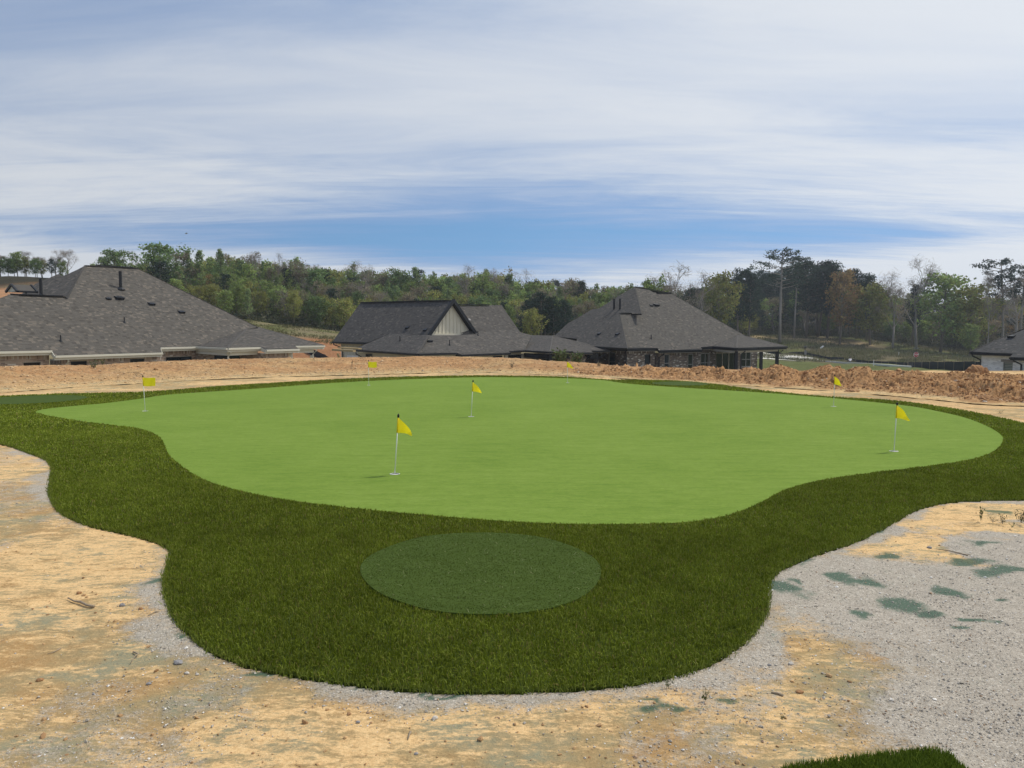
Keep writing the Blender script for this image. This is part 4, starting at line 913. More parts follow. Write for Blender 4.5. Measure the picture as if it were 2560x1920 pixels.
def brick_house(cfg):
    """both brick houses share one plan: main hip roof, left wing, corner porch"""
    u, no = axes(cfg['ang']); E0 = atd(*cfg['E0'], cfg['D']); pit = cfg['pitch']; M = slope(E0, no, pit); g = cfg['px']
    base = (E0[0], E0[1], cfg['floor']); root = empty('brick_house', base, cfg['label'], 'house')
    h = lambda k: M.hit(*g[k])
    z3 = np.array([0, 0, 1.])
    R1, R2, BR = h('R1'), h('R2'), h('bend'); S1, S2 = h('S1'), h('S2'); R2[2] = R2[2]
    A0, A1, B0, B1, C0, C1 = (h(k) for k in ('A0', 'A1', 'B0', 'B1', 'C0', 'C1'))
    V1 = h('valley')
    # porch planes
    zc = (C0[2] + C1[2]) / 2; C1p = C1
    pd = onz(*g['P0'], zc); P0 = pd
    apex = h('apex')
    e1 = P0 + u; nf = np.cross(e1 - P0, apex - P0); nf = nf if nf[2] > 0 else -nf; PF = PL(P0, nf)
    nl = np.cross(C1 - P0, apex - P0); nl = nl if nl[2] > 0 else -nl; PLf = PL(P0, nl)
    k = lambda q: PF.hit(*g[q])
    P1, Q0, Q1, T0, T1 = k('P1'), k('Q0'), k('Q1'), k('T0'), k('T1'); BRf = k('bend')
    tone = cfg['tone']; hi = cfg['hi']
    roof_part(root, M, [A0, A1, B0, B1, C0, C1, V1, apex, BR, R2] + ([h(x) for x in cfg.get('step', [])]) + [R1, S2, S1] + ([h('S0')] if 'S0' in g else []), tone, hi, 11)
    roof_part(root, PF, [P0, P1, Q0, Q1, T0, T1, BRf, apex], tone, hi, 12)
    roof_part(root, PLf, [C1, P0, apex, V1], tone, hi, 13)
    # left hip planes (facing away from the sun)
    dp = np.array(tone)
    D1 = slope(R1, -u, pit); roof_part(root, D1, [D1.hit(*q) for q in cfg['D1']], dp, hi, 14)
    D2 = slope(S1, -u, pit); roof_part(root, D2, [D2.hit(*q) for q in cfg['D2']], dp, hi, 15)
    # back and right side close the volume
    W = 2 * abs(np.dot(R1 - E0, no)); back = lambda p: p
    rz = R2[2]; ez = E0[2]; run = (rz - ez) / math.tan(R(pit))
    mb = MB(); rb1 = R1 - no * run; rb2 = R2 - no * run + u * run * .9; rb1[2] = rb2[2] = ez; brz = BR.copy(); brz2 = np.array([*(T1[:2] - no[:2] * 2.0), ez])
    R2d = R2 - z3 * .05; R1d = R1 - z3 * .05; BRd = BR - z3 * .1
    mb.poly([R2d, R1d, rb1 - u * run * .6, rb2]); mb.poly([R2d, rb2, T1 - z3 * .15 - no * .3, BRd]); mb.build('rear_roof', M_deck, root)
    for a, b in ((R1, R2), (S1, S2)): ridge_cap(root, a, b, M_cap, 'ridge_cap', .26, .04, .01)
    for a, b in ((R1, S2), (R2, BR), (P0, apex), (BRf, T1)): hip(root, a, b)
    a, b = M.hit(*g['V0']), M.hit(*g['V9']); ridge_cap(root, a, b, M_black, 'ridge_vent', .30, .06, .05)
    if 'W0' in g: a, b = M.hit(*g['W0']), M.hit(*g['W9']); ridge_cap(root, a, b, M_black, 'ridge_vent', .30, .06, .05)
    trim = cfg['trim']
    for a, b in ((A0, A1), (B0, B1), (C0, C1), (P0, P1), (Q0, Q1), (T0, T1)): gutter(root, a, b, trim, no)
    gutter(root, P0 + (C1 - P0) * .999, P0, trim, -u)
    for a, b in ((A1, B0), (B1, C0), (P1, Q0)):
        mb = MB(); mb.bar(a - (0, 0, .12), b - (0, 0, .12), .04, .2); mb.build('rake_board', trim, root)
    return dict(root=root, u=u, no=no, M=M, PF=PF, A0=A0, A1=A1, B0=B0, B1=B1, C0=C0, C1=C1, P0=P0, P1=P1, Q0=Q0, Q1=Q1, T0=T0, T1=T1, D2=D2, S1=S1)

# --- left brick house
H1 = brick_house(dict(ang=32, E0=(136, 888.4), D=42, pitch=36, floor=-2.6, tone=(0.098, 0.090, 0.080), hi=.15, trim=M_cream, label='large brick house at left with grey hip roof, cream gutters and covered porches',
    px=dict(R1=(213, 664), R2=(344, 671), bend=(645, 818), S1=(27, 735), S2=(165, 742.5), A0=(-330, 884), A1=(128, 875.4), B0=(136, 888.4), B1=(405, 880.6), C0=(400, 868), C1=(492, 865.6), valley=(500, 862.5), apex=(617, 822),
            P0=(569, 869.3), P1=(650, 867), Q0=(664, 873.6), Q1=(747, 871.5), T0=(736, 864), T1=(810, 863), V0=(241, 665), V9=(330, 670.5), W0=(49, 738), W9=(155, 742), S0=(-300, 880)),
    D1=[(165, 742.5), (213, 664), (194, 674), (157, 691), (146, 685), (88, 710), (75, 722), (49, 738)], D2=[(27, 735), (-300, 880), (-330, 800), (-60, 770)]))
def walls_h1():
    g = H1; u, no, root = g['u'], g['no'], g['root']; zf = -2.75; pal, mo = PAL1, M_mortar1
    def wseg(a, b, wins, inset=.45, seed=1, ztop=None):
        a, b = wall_line(a, b, no, inset); zt = min(a[2], b[2]) - .25; ops = []
        for (x0, x1, yt, hgt) in wins:
            s0, d0 = along(a, u, x0); s1, d1 = along(a, u, x1); top = HC + ray((x0 + x1) / 2, yt)[2] * (d0 + d1) / 2; ops.append((s0, s1, top - hgt, top))
        uu, L = brick_wall(root, a, b, zf, zt, no, pal, mo, ops, seed, lim=-1.6)
        for o in ops: window(root, a, u, no, *o, frame=M_black, mull=1 if o[1] - o[0] > 1.3 else 0)
        return a, b, zt
    wseg(g['A0'], g['A1'] + u * .1, [(57, 100, 906, 1.5), (-120, -70, 908, 1.5)], seed=2)
    a, b, zt = wseg(g['B0'] + u * .6, g['B1'] + u * .4, [(176, 217, 903, 1.5), (325, 361, 897, 1.5)], seed=3)
    c, d, zt2 = wseg(g['C0'], g['C1'] + u * .2, [(415, 480, 892, 1.5)], seed=4)
    brick_wall(root, a - no * 1.2, a, zf, zt, -u, pal, mo, (), 5, lim=-1.6); brick_wall(root, b, b - no * 1.2, zf, zt, u, pal, mo, (), 6, False, -1.6)
    # recessed wall under the porch, with dark openings
    p0 = d + u * .2 - no * 0.3; q0 = g['P1'] - no * 2.6
    brick_wall(root, p0, q0, zf, zt2, no, pal, mo, [(1.5, 3.6, zf + .1, zt2 - .35)], 7, False, -1.6)
    window(root, p0, u, no, 1.5, 3.6, zf + .1, zt2 - .35, M_black, 1, 0, 'glass_door')
    p1, q1 = wall_line(g['Q0'] + u * .4, g['Q1'] - u * .5, no, .45); brick_wall(root, p1, q1, zf, g['Q0'][2] - .26, no, pal, mo, (), 8, lim=-1.6)
    brick_wall(root, p1 - no * 2.5, p1, zf, g['Q0'][2] - .26, -u, pal, mo, (), 9, False, -1.6)
    # beams and columns
    for (A, B, nm) in ((g['C1'] - no * .35 + u * .3, g['P0'] - no * .35 + u * .35, 1), (g['P0'] - no * .35 + u * .35, g['P1'] - no * .35, 2), (g['T0'] - no * .35, g['T1'] - no * .35 - u * .7, 3)):
        mb = MB(); mb.bar(A - (0, 0, .36), B - (0, 0, .36), .22, .26); mb.build('porch_beam', M_cream, root)
    P = g['P0'] - no * .35 + u * .35; column(root, P, zf, P[2] - .70, .24, M_cream); downspout(root, P - u * .1, zf, P[2] - .15, M_cream, no, .3)
    P = g['Q1'] - no * .45 - u * .3; column(root, P, zf, P[2] - .26, .22, M_cream)
    P = g['T1'] - no * .35 - u * .8; column(root, P, zf, P[2] - .70, .22, M_cream); downspout(root, P, zf, P[2] - .2, M_cream, no + u * .6, .28)
    downspout(root, g['B0'] + u * .8 - no * .45, zf, g['B0'][2] - .2, M_cream, no, .35)
    # roof furniture
    M = g['M']; n = M.n
    for px, py, s in ((273, 750, .75), (301, 750, 1.25), (381, 764, 1.0), (456, 784, 1.0)): hood_vent(root, M.hit(px, py), n, s)
    pipe_vent(root, M.hit(311, 806), .32, .035); pipe_vent(root, M.hit(152, 853), .34, .035)
    pipe_vent(root, M.hit(302, 722), 1.15, .10, 'flue_pipe', True); pipe_vent(root, M.hit(103, 737) - np.array([0, 0, 0]) , .95, .09, 'flue_pipe', False)
    # small dormer gable seen over the left wing ridge
    c = atd(58, 721, 47.5); w1 = u * .60; h = .42
    mb = MB(); f = c - no * .5; A = f - w1; B = f + w1
    dm = MB(); rr = [c - u * .62 + np.array([0, 0, h * .5]), c + u * .42 + np.array([0, 0, h * .5])]; ee = [c - u * .62 + no * .7 - (0, 0, h * .55), c + u * .42 + no * .7 - (0, 0, h * .55)]; eb = [c - u * .62 - no * .7 - (0, 0, h * .55), c + u * .42 - no * .7 - (0, 0, h * .55)]
    dm.poly([ee[0], ee[1], rr[1], rr[0]]); dm.poly([rr[0], rr[1], eb[1], eb[0]]); dm.build('dormer_roof', M_cap, root)
    for sgn, i in ((-1, 0), (1, 1)):
        m2 = MB(); m2.bar(ee[i] + u * sgn * .05, rr[i] + u * sgn * .05, .10, .12); m2.bar(rr[i] + u * sgn * .05, eb[i] + u * sgn * .05, .10, .12); m2.build('rake_board', M_black, root)
        m2 = MB(); m2.poly([ee[i], rr[i], eb[i]]); m2.build('dormer_gable', M_cream, root)
    m2 = MB(); m2.bar(ee[0], ee[1], .08, .12); m2.build('dormer_fascia', M_black, root)
walls_h1()

# --- right brick house
H3 = brick_house(dict(ang=58, E0=(1648, 875.5), D=64, pitch=36, floor=-2.8, tone=(0.092, 0.086, 0.078), hi=.10, trim=M_black, label='grey brown brick house right of centre with black gutters, hip roof and corner porch',
    px=dict(R1=(1587, 717), R2=(1677.5, 733), bend=(1867, 841), S1=(1549, 784), S2=(1603, 784), A0=(1568, 870.6), A1=(1643, 869.6), B0=(1648, 875.5), B1=(1754, 873.2), C0=(1752, 867), C1=(1783, 865.4), valley=(1788, 863), apex=(1845, 840),
            P0=(1842, 869.6), P1=(1893, 868), Q0=(1894, 868), Q1=(1930, 867), T0=(1931, 867), T1=(1967, 866), V0=(1641, 733), V9=(1675, 733.2), W0=(1556, 784), W9=(1597, 784.5)),
    step=['_a', '_b'] if False else [], D1=[(1587, 717), (1603, 784), (1549, 784), (1442, 847), (1385, 841), (1385, 838.7), (1420, 808), (1438, 799), (1480, 773), (1498, 771), (1553, 736)], D2=[(1549, 784), (1568, 870.6), (1504, 867.6), (1440, 862), (1442, 847)])) if False else None
def fix_h3():
    global H3
    px = dict(R1=(1587, 717), R2=(1677.5, 733), bend=(1867, 841), S1=(1549, 784), S2=(1603, 784), A0=(1568, 870.6), A1=(1643, 869.6), B0=(1648, 875.5), B1=(1754, 873.2), C0=(1752, 867), C1=(1783, 865.4), valley=(1788, 863), apex=(1845, 838),
            P0=(1842, 869.6), P1=(1893, 868), Q0=(1894, 867.9), Q1=(1930, 867), T0=(1931, 866.9), T1=(1967, 865.8), V0=(1641, 733), V9=(1675, 733.2), W0=(1556, 784), W9=(1597, 784.5), s1=(1638, 733), s2=(1607, 717))
    H3 = brick_house(dict(ang=58, E0=(1648, 875.5), D=64, pitch=36, floor=-2.8, tone=(0.092, 0.086, 0.078), hi=.10, trim=M_black, label='grey brown brick house right of centre with black gutters, hip roof and corner porch',
        px=px, step=['s1', 's2'], D1=[(1587, 717), (1603, 784), (1549, 784), (1442, 847), (1385, 841), (1420, 808), (1438, 799), (1480, 773), (1498, 771), (1553, 736)], D2=[(1549, 784), (1568, 870.6), (1504, 867.6), (1440, 862), (1442, 847)]))
fix_h3()
def walls_h3():
    g = H3; u, no, root = g['u'], g['no'], g['root']; zf = -2.95; pal, mo = PAL3, M_mortar2
    def ops_of(a, wins):
        ops = []
        for (x0, x1, yt, yb) in wins:
            s0, d0 = along(a, u, x0); s1, d1 = along(a, u, x1); dm = (d0 + d1) / 2; top = HC + ray((x0 + x1) / 2, yt)[2] * dm; ops.append((s0, s1, top - yb, top))
        return ops
    a, b = wall_line(g['A0'] + u * .3, g['A1'] + u * .15, no); zt = a[2] - .26
    o = ops_of(a, [(1611.6, 1626, 886, 1.5)]); brick_wall(root, a, b, zf, zt, no, pal, mo, o, 21); [window(root, a, u, no, *q, frame=M_black) for q in o]
    L0 = a; a2, b2 = wall_line(g['B0'] + u * .3, g['B1'] + u * .1, no); zt2 = a2[2] - .26
    o = ops_of(a2, [(1661, 1674, 886, 1.5), (1720, 1733, 885, 1.8)]); brick_wall(root, a2, b2, zf, zt2, no, pal, mo, o, 22); [window(root, a2, u, no, *q) for q in o]
    brick_wall(root, a2 - no * .9, a2, zf, zt2, -u, pal, mo, (), 23, False)
    brick_wall(root, b2, b2 - no * .9, zf, zt2, u, pal, mo, (), 24, False)
    a3, b3 = wall_line(g['C0'] + u * .0, g['C1'] + u * .0, no); zt3 = a3[2] - .26
    o = ops_of(a3, [(1752, 1775, 883, 1.7)]); brick_wall(root, a3, b3, zf, zt3, no, pal, mo, o, 25); [window(root, a3, u, no, *q, mull=1) for q in o]
    brick_wall(root, b3, b3 - no * .55, zf, zt3, u, pal, mo, (), 26, False)
    # porch back wall with sliding door, right window
    p = b3 - no * .55; e = p + u * 8.2
    s0, d0 = along(p, u, 1790); s1, d1 = along(p, u, 1839); w0, e0 = along(p, u, 1853); w1, e1 = along(p, u, 1878); zs = HC + ray(1815, 882)[2] * d0; zw = HC + ray(1866, 880)[2] * e0; L = along(p, u, 1893)[0]
    op = [(s0, s1, zf + .15, zs), (w0, w1, zf + 1.0, zw)]
    brick_wall(root, p, p + u * L, zf, zt3 - .05, no, pal, mo, op, 27, False)
    window(root, p, u, no, *op[0], frame=M_beige, mull=2, rails=0, name='sliding_door'); window(root, p, u, no, *op[1], mull=1)
    q = p + u * L; brick_wall(root, q, q - no * 3.0, zf, zt3 - .05, u, pal, mo, (), 29, False)
    # left side wall of the wing (seen beyond the middle house)
    s = L0 - no * 8.5; brick_wall(root, s, L0, zf, zt, -u, pal, mo, [(6.2, 7.1, -2.0, -.35)], 28); window(root, s, no, -u, 6.2, 7.1, -2.0, -.35)
    gp = g['A0'].copy(); gutter(root, g['A0'] - no * 9, g['A0'], M_black, -u)
    for (A, B) in ((g['C1'] - no * .35 + u * .3, g['P0'] - no * .35 + u * .35), (g['P0'] - no * .35 + u * .35, g['T1'] - no * .35 - u * .7)):
        mb = MB(); mb.bar(A - (0, 0, .33), B - (0, 0, .33), .22, .18); mb.build('porch_beam', M_beige, root)
    P = g['P0'] - no * .35 + u * .35; column(root, P, zf, P[2] - .2, .22, M_black); downspout(root, P + u * .45, zf + 1, P[2] - .15, M_black, no + u * .9, .3)
    P2 = g['T1'] - no * .35 - u * .8; column(root, P2, zf, P2[2] - .2, .24, M_black); downspout(root, P2, zf, P2[2] - .2, M_black, no * .4 + u, .5)
    sL = along(p, u, 1896)[0]; P4 = p + u * (sL) + no * .3; column(root, P4, zf, P4[2] - .26, .26, M_black)
    downspout(root, g['A0'] + u * .3 - no * .45, zf, g['A0'][2] - .2, M_black, no - u, .3); downspout(root, g['B0'] + u * .35 - no * .45, zf, g['B0'][2] - .2, M_black, no + u * .3, .5)
    mb = MB(); c = p + u * 3 + no * 1.2; mb.box((c[0], c[1], zf + .08), u * 4, no * 1.5, (0, 0, .07)); mb.build('patio_slab', M_concrete, root)
    M = g['M']; n = M.n
    hood_vent(root, M.hit(1630, 766), n, .8); hood_vent(root, M.hit(1643, 766), n, 1.3); pipe_vent(root, M.hit(1628, 847), .34, .035)
    for px, py in ((1496, 837), (1542, 838)): hood_vent(root, g['D2'].hit(px, py), g['D2'].n, .9)
    D1 = slope(M.hit(1587, 717), -u, 36)
    for px in (1535, 1550): pipe_vent(root, D1.hit(px, 773), .95, .09, 'flue_pipe', False)
walls_h3()

# --- middle gabled house
def middle_house():
    u, no = axes(50); side = -u      # side plane faces -u ; front plane faces no
    side = np.array([-u[0], -u[1], 0])
    E0 = atd(1044, 884.3, 56); root = empty('gabled_house', (E0[0], E0[1], -2.8), 'cream boarded house in the middle with a steep gable and black trim', 'house'); z3 = np.array([0, 0, 1.])
    F2 = slope(E0, no, 26); L = slope(E0, side, 30); tone = (.088, .082, .076); zf = -3.0
    gb = F2.hit(1191, 836); gl = F2.hit(1073, 837.8)
    h = F2.hit
    # porch wing at right: ridge runs to the house
    za = h(1311, 875.3)[2]; P0 = onz(1375, 879, za); ap = h(1359, 838.7)
    nf = np.cross(u, ap - P0); nf = nf if nf[2] > 0 else -nf; PF = PL(P0, nf); apx = PF.hit(1382, 839); k = PF.hit
    E1 = h(1311.5, 875.3); nl = np.cross(E1 - P0, apx - P0); nl = nl if nl[2] > 0 else -nl; PQ = PL(P0, nl)
    main = [h(1046, 884.3), h(1140, 881.4), h(1154, 886.6), h(1275, 882), h(1271.6, 877.3), E1, h(1330, 838), h(1304, 832), h(1293, 824), h(1240, 824), h(1198, 836.6), h(1130, 837.6), h(1073, 837.8)]
    roof_part(root, F2, main, tone, .12, 31)
    roof_part(root, PQ, [E1, P0, apx, PQ.hit(1330, 837.8)], tone, .08, 32)
    fr = [P0, k(1429.5, 877.8), k(1437.6, 881.5), k(1481.6, 881), k(1477.5, 876.5), k(1524, 876), k(1501, 867), k(1444, 853.4), apx]
    roof_part(root, PF, fr, tone, .10, 33)
    hip(root, P0, apx); hip(root, apx, k(1524, 876))
    l = L.hit; roof_part(root, L, [l(882.5, 873.5), l(1044, 884.3), l(1072, 838), l(974, 834)], tone, .10, 34); hip(root, l(882.5, 873.5), l(974, 834)); hip(root, E0, l(1072, 838))
    # tall block: ridge runs back-left from the gable
    apex = atd(1134, 751, 64.5); U = slope(apex, side_of(50), 44) if False else None
    s_dir = np.array([-math.sin(R(56)), math.cos(R(56)), 0])      # ridge direction going away to the left
    s_dir = np.array([-.80, .60, 0]); fdir = np.array([-.60, -.80, 0]); rdir = -fdir
    U = slope(apex, fdir, 44)
    uu = U.hit; Rl = uu(902, 756); El = uu(831.4, 854); Er = uu(930, 857)
    pts = [El, uu(907, 856.5), uu(960, 858), uu(1085, 858), uu(1085, 838), uu(1074, 838), apex, Rl]
    pts = [El, uu(960, 858.5), uu(1071, 861), uu(1074, 838), apex, Rl]
    roof_part(root, U, pts, tone, .10, 35)
    ridge_cap(root, Rl, apex, M_cap, 'ridge_cap', .26, .05, .01); ridge_cap(root, uu(915, 757.5), uu(1115, 752.6), M_black, 'ridge_vent', .3, .07, .06)
    # gable end: triangle in plane facing -s_dir
    gn = -s_dir; G = PL(apex + gn * -.35, gn); g = G.hit
    t, bl, br = g(1131, 764), g(1079, 835.5), g(1179, 835); mb = MB(); mb.hexa([p - gn * .1 for p in (bl, br, t)], [bl, br, t]); gab = mb.build('gable_wall', M_siding, root)
    for px in np.arange(1079 + 9, 1178, 9.0):
        # batten between base and rake
        f = (px - bx(1131)) if False else None
        yt = 764 + (835 - 764) * (abs(px - 1131) / (52 if px < 1131 else 48)); p0, p1 = g(px, 835), g(px, yt + 1.5)
        if p1[2] - p0[2] > .1: m2 = MB(); m2.bar((p0[0], p0[1], p0[2]) + gn * .02, (p0[0], p0[1], p1[2]) + gn * .02, .045, .04); m2.build('batten', M_siding, gab)
    # rake boards and the right-hand slope of the gable block
    GO = PL(apex + gn * .02, gn); go = GO.hit; tl, bl2, br2 = go(1134, 751), go(1072, 838.5), go(1193, 838)
    for a, b in ((tl, bl2), (tl, br2)): m2 = MB(); m2.bar(a, b, .10, .30); m2.build('rake_board', M_black, root)
    m2 = MB(); a, b = tl - z3 * .15, br2 - z3 * .1; m2.poly([a, b, b + s_dir * .6, a + s_dir * .6]); m2.poly([tl + s_dir * .0, tl + s_dir * 9, br2 + s_dir * 7, br2]); m2.build('rake_soffit', M_black, root)
    m2 = MB(); m2.bar(g(1078, 836) + gn * .06, g(1180, 835.6) + gn * .06, .08, .14); m2.build('gable_trim', M_siding, root)
    # rear roof block right of the gable
    Rb = atd(1252, 762.7, 72); B = slope(Rb, no, 44); bq = B.hit
    rb0 = bq(1120, 763.5); roof_part(root, B, [rb0, Rb, bq(1300.6, 833), bq(1292, 836), bq(1120, 842)], tone, .10, 36); hip(root, Rb, bq(1300.6, 833)); ridge_cap(root, bq(1147, 763), bq(1222, 763), M_black, 'ridge_vent', .3, .07, .06)
    m2 = MB(); back = Rb - no * 6; m2.poly([Rb - z3 * .06, rb0 - z3 * .06, rb0 - no * 5 - z3 * 4.8, Rb - no * 5 + u * 4 - z3 * 4.8]); m2.poly([Rb - z3 * .08, Rb - no * 5 + u * 4 - z3 * 4.8, bq(1300.6, 833) - z3 * .1]); m2.build('rear_roof', M_deck, root)
    # eaves
    def gut(a, b, out): gutter(root, a, b, M_black, out, .07)
    gut(h(1046, 884.3), h(1140, 881.4), no); gut(h(1154, 886.6), h(1275, 882), no); gut(h(1271.6, 877.3), E1, no); gut(P0, k(1429.5, 877.8), no); gut(k(1437.6, 881.5), k(1481.6, 881), no); gut(k(1477.5, 876.5), k(1524, 876), no)
    gut(l(882.5, 873.5), l(1044, 884.3), side); gut(E1, P0, -u); gut(El, uu(930, 857.3), fdir)
    # walls (plain boards), battens under the tall block
    def bwall(a, b, out, zt, z0=zf, inset=.45, wins=(), battens=False, mat=M_siding, udir=None):
        a = np.array(a) - out * inset; b = np.array(b) - out * inset; d = np.array([b[0] - a[0], b[1] - a[1], 0]); LL = np.linalg.norm(d); d /= LL
        m = MB(); m.box(((a[0] + b[0]) / 2, (a[1] + b[1]) / 2, (z0 + zt) / 2) - out * .1, d * LL / 2, out * .1, (0, 0, (zt - z0) / 2)); w = m.build('wall', mat, root)
        if battens:
            for x in np.arange(.2, LL, .41): m2 = MB(); m2.box(np.array([a[0], a[1], 0]) + d * x + z3 * (zt + z0) / 2 + out * .015, d * .025, out * .015, z3 * (zt - z0) / 2); m2.build('batten', mat, w)
        for (x0, x1, yt, hh) in wins:
            s0, q0 = along(a, d, x0); s1, q1 = along(a, d, x1); top = HC + ray((x0 + x1) / 2, yt)[2] * (q0 + q1) / 2; s0, s1 = sorted((s0, s1))
            window(root, np.array([a[0], a[1], 0]) + out * .13, d, out, s0, s1, top - hh, top, frame=M_black, mull=0, rails=0)
        return a, b, d
    e = .18
    bwall(l(882.5, 873.5) - side * 0 + np.array([0, 0, 0]), l(1044, 884.3), side, E0[2] + .04 - e, wins=[(917, 931, 885, .9), (1000, 1014, 892, 1.2)])
    bwall(h(1046, 884.3) + u * .4, h(1140, 881.4) + u * .3, no, E0[2] - e)
    bwall(h(1154, 886.6) + u * .4, h(1275, 882) - u * .4, no, h(1154, 886.6)[2] - e, wins=[(1232, 1254, 890, 1.4)])
    bwall(h(1271.6, 877.3), E1, no, E1[2] - e, wins=[(1270, 1308, 887, 1.5)])
    bwall(El + s_dir * -.6, uu(935, 857.3), fdir, El[2] - e, battens=True, z0=El[2] - 1.45)
    bwall(El + s_dir * -.6, uu(935, 857.3), fdir, El[2] - 1.5, inset=.55)
    # garage door under the timber porch, timber
    c0, c1 = El + s_dir * -1.4, El + s_dir * -4.8; m = MB(); m.hexa([np.array([c0[0], c0[1], zf]) + fdir * -.40, np.array([c1[0], c1[1], zf]) + fdir * -.40, np.array([c1[0], c1[1], zf]) + fdir * -.50, np.array([c0[0], c0[1], zf]) + fdir * -.50], [np.array([c0[0], c0[1], -.75]) + fdir * -.40, np.array([c1[0], c1[1], -.75]) + fdir * -.40, np.array([c1[0], c1[1], -.75]) + fdir * -.50, np.array([c0[0], c0[1], -.75]) + fdir * -.50]); m.build('garage_door', M_white, root)
    D = 61; a, b = atd(833, 874.5, D), atd(886, 877.5, D - 2.5); m = MB(); m.bar(a, b, .25, .16, (1, 1, 1)); m.bar(a + np.array([.2, 1.2, .14]), b + np.array([.2, 1.2, .14]), .3, .10); m.build('porch_beam', M_timber, root)
    a2 = a + np.array([.25, .4, 0]); m = MB(); m.bar((a2[0] + .9, a2[1], -2.9), (a2[0], a2[1], a2[2] - .3), .14, .14); m.build('brace', M_timber, root)
    for px in (846, 858): p = atd(px, 890, 60.5); m = MB(); m.box((p[0], p[1], -1.9), (.09, 0, 0), (0, .09, 0), (0, 0, 1.1)); m.build('post', M_black if px == 846 else M_siding, root)
    downspout(root, El + s_dir * -.9 - fdir * .45, -1.0, El[2] - .12, M_black, fdir * .7 + s_dir, .7)
    downspout(root, E0 - side * .45 - no * .2, zf, E0[2] - .15, M_black, side, .4)
    wl = l(882.5, 873.5); downspout(root, wl - u * .1 + np.array([1.0, -.6, 0]), zf, wl[2] - .2, M_black, side, .6)
    # porch
    ze = P0[2]
    p0 = E1 - no * .45; q0 = p0 + u * 7.5; m = MB(); m.box(((p0[0] + q0[0]) / 2, (p0[1] + q0[1]) / 2, (zf + ze - .3) / 2), u * 3.75, no * .1, (0, 0, (ze - .3 - zf) / 2)); m.build('wall', M_siding, root)
    window(root, (p0 + no * .3), u, no, .6, 5.4, zf + .3, ze - .75, M_beige, 2, 0, 'sliding_door')
    m = MB(); m.bar(E1 - u * -.3 - z3 * .42 - no * .3, P0 + u * .35 - z3 * .42 - no * .3, .2, .36); m.bar(P0 + u * .35 - z3 * .42 - no * .3, k(1429.5, 877.8) - z3 * .42 - no * .3, .2, .36); m.build('porch_beam', M_black, root)
    pc = P0 + u * .35 - no * .3; column(root, pc, zf, ze - .2, .26, M_black)
    st0, st1 = k(1429.5, 879) - no * .5, k(1477, 879) - no * .5; brick_wall(root, st0, st1, zf, ze - .45, no, [(.25, .19, .15), (.18, .14, .12), (.32, .25, .19), (.12, .10, .09), (.40, .33, .26)], M_mortar2, (), 41)
    brick_wall(root, st0 - no * 1.5, st0, zf, ze - .45, -u, [(.25, .19, .15), (.18, .14, .12), (.32, .25, .19), (.12, .10, .09), (.40, .33, .26)], M_mortar2, (), 42, False)
    rc = k(1524, 876) - no * .4 - u * 1.1; column(root, rc, zf, ze - .2, .26, M_black); downspout(root, rc + u * .2, zf + 1.6, ze - .2, M_black, u + no * .3, .6)
    m = MB(); m.bar(k(1480, 878) - no * .4 - z3 * .4, rc + (0, 0, -.4) * 1 if False else np.array([rc[0], rc[1], ze - .45]), .2, .36); m.build('porch_beam', M_black, root)
    downspout(root, k(1472, 880) - no * .4, zf, ze - .3, M_black, no + u * .3, .5)
    # roof furniture
    pipe_vent(root, l(1000, 852), .36, .035); pipe_vent(root, h(1124, 863), .40, .035); pipe_vent(root, h(1195, 838.5), .36, .035)
    hood_vent(root, l(1075.5, 855) if False else h(1075.5, 856), F2.n, 1.1)
    for px, py in ((1017, 822), (1062, 828)): hood_vent(root, uu(px, py), U.n, .9)
    m = MB(); q = bq(1171, 806); m.tube([q, q + z3 * .2], .10, 8); m.tube([q + z3 * .2, q + z3 * .34], [.26, .10], 10); m.build('roof_vent', M_steel, root)
def side_of(a): return np.array([0, 0, 0])
def bx(a): return a
middle_house()

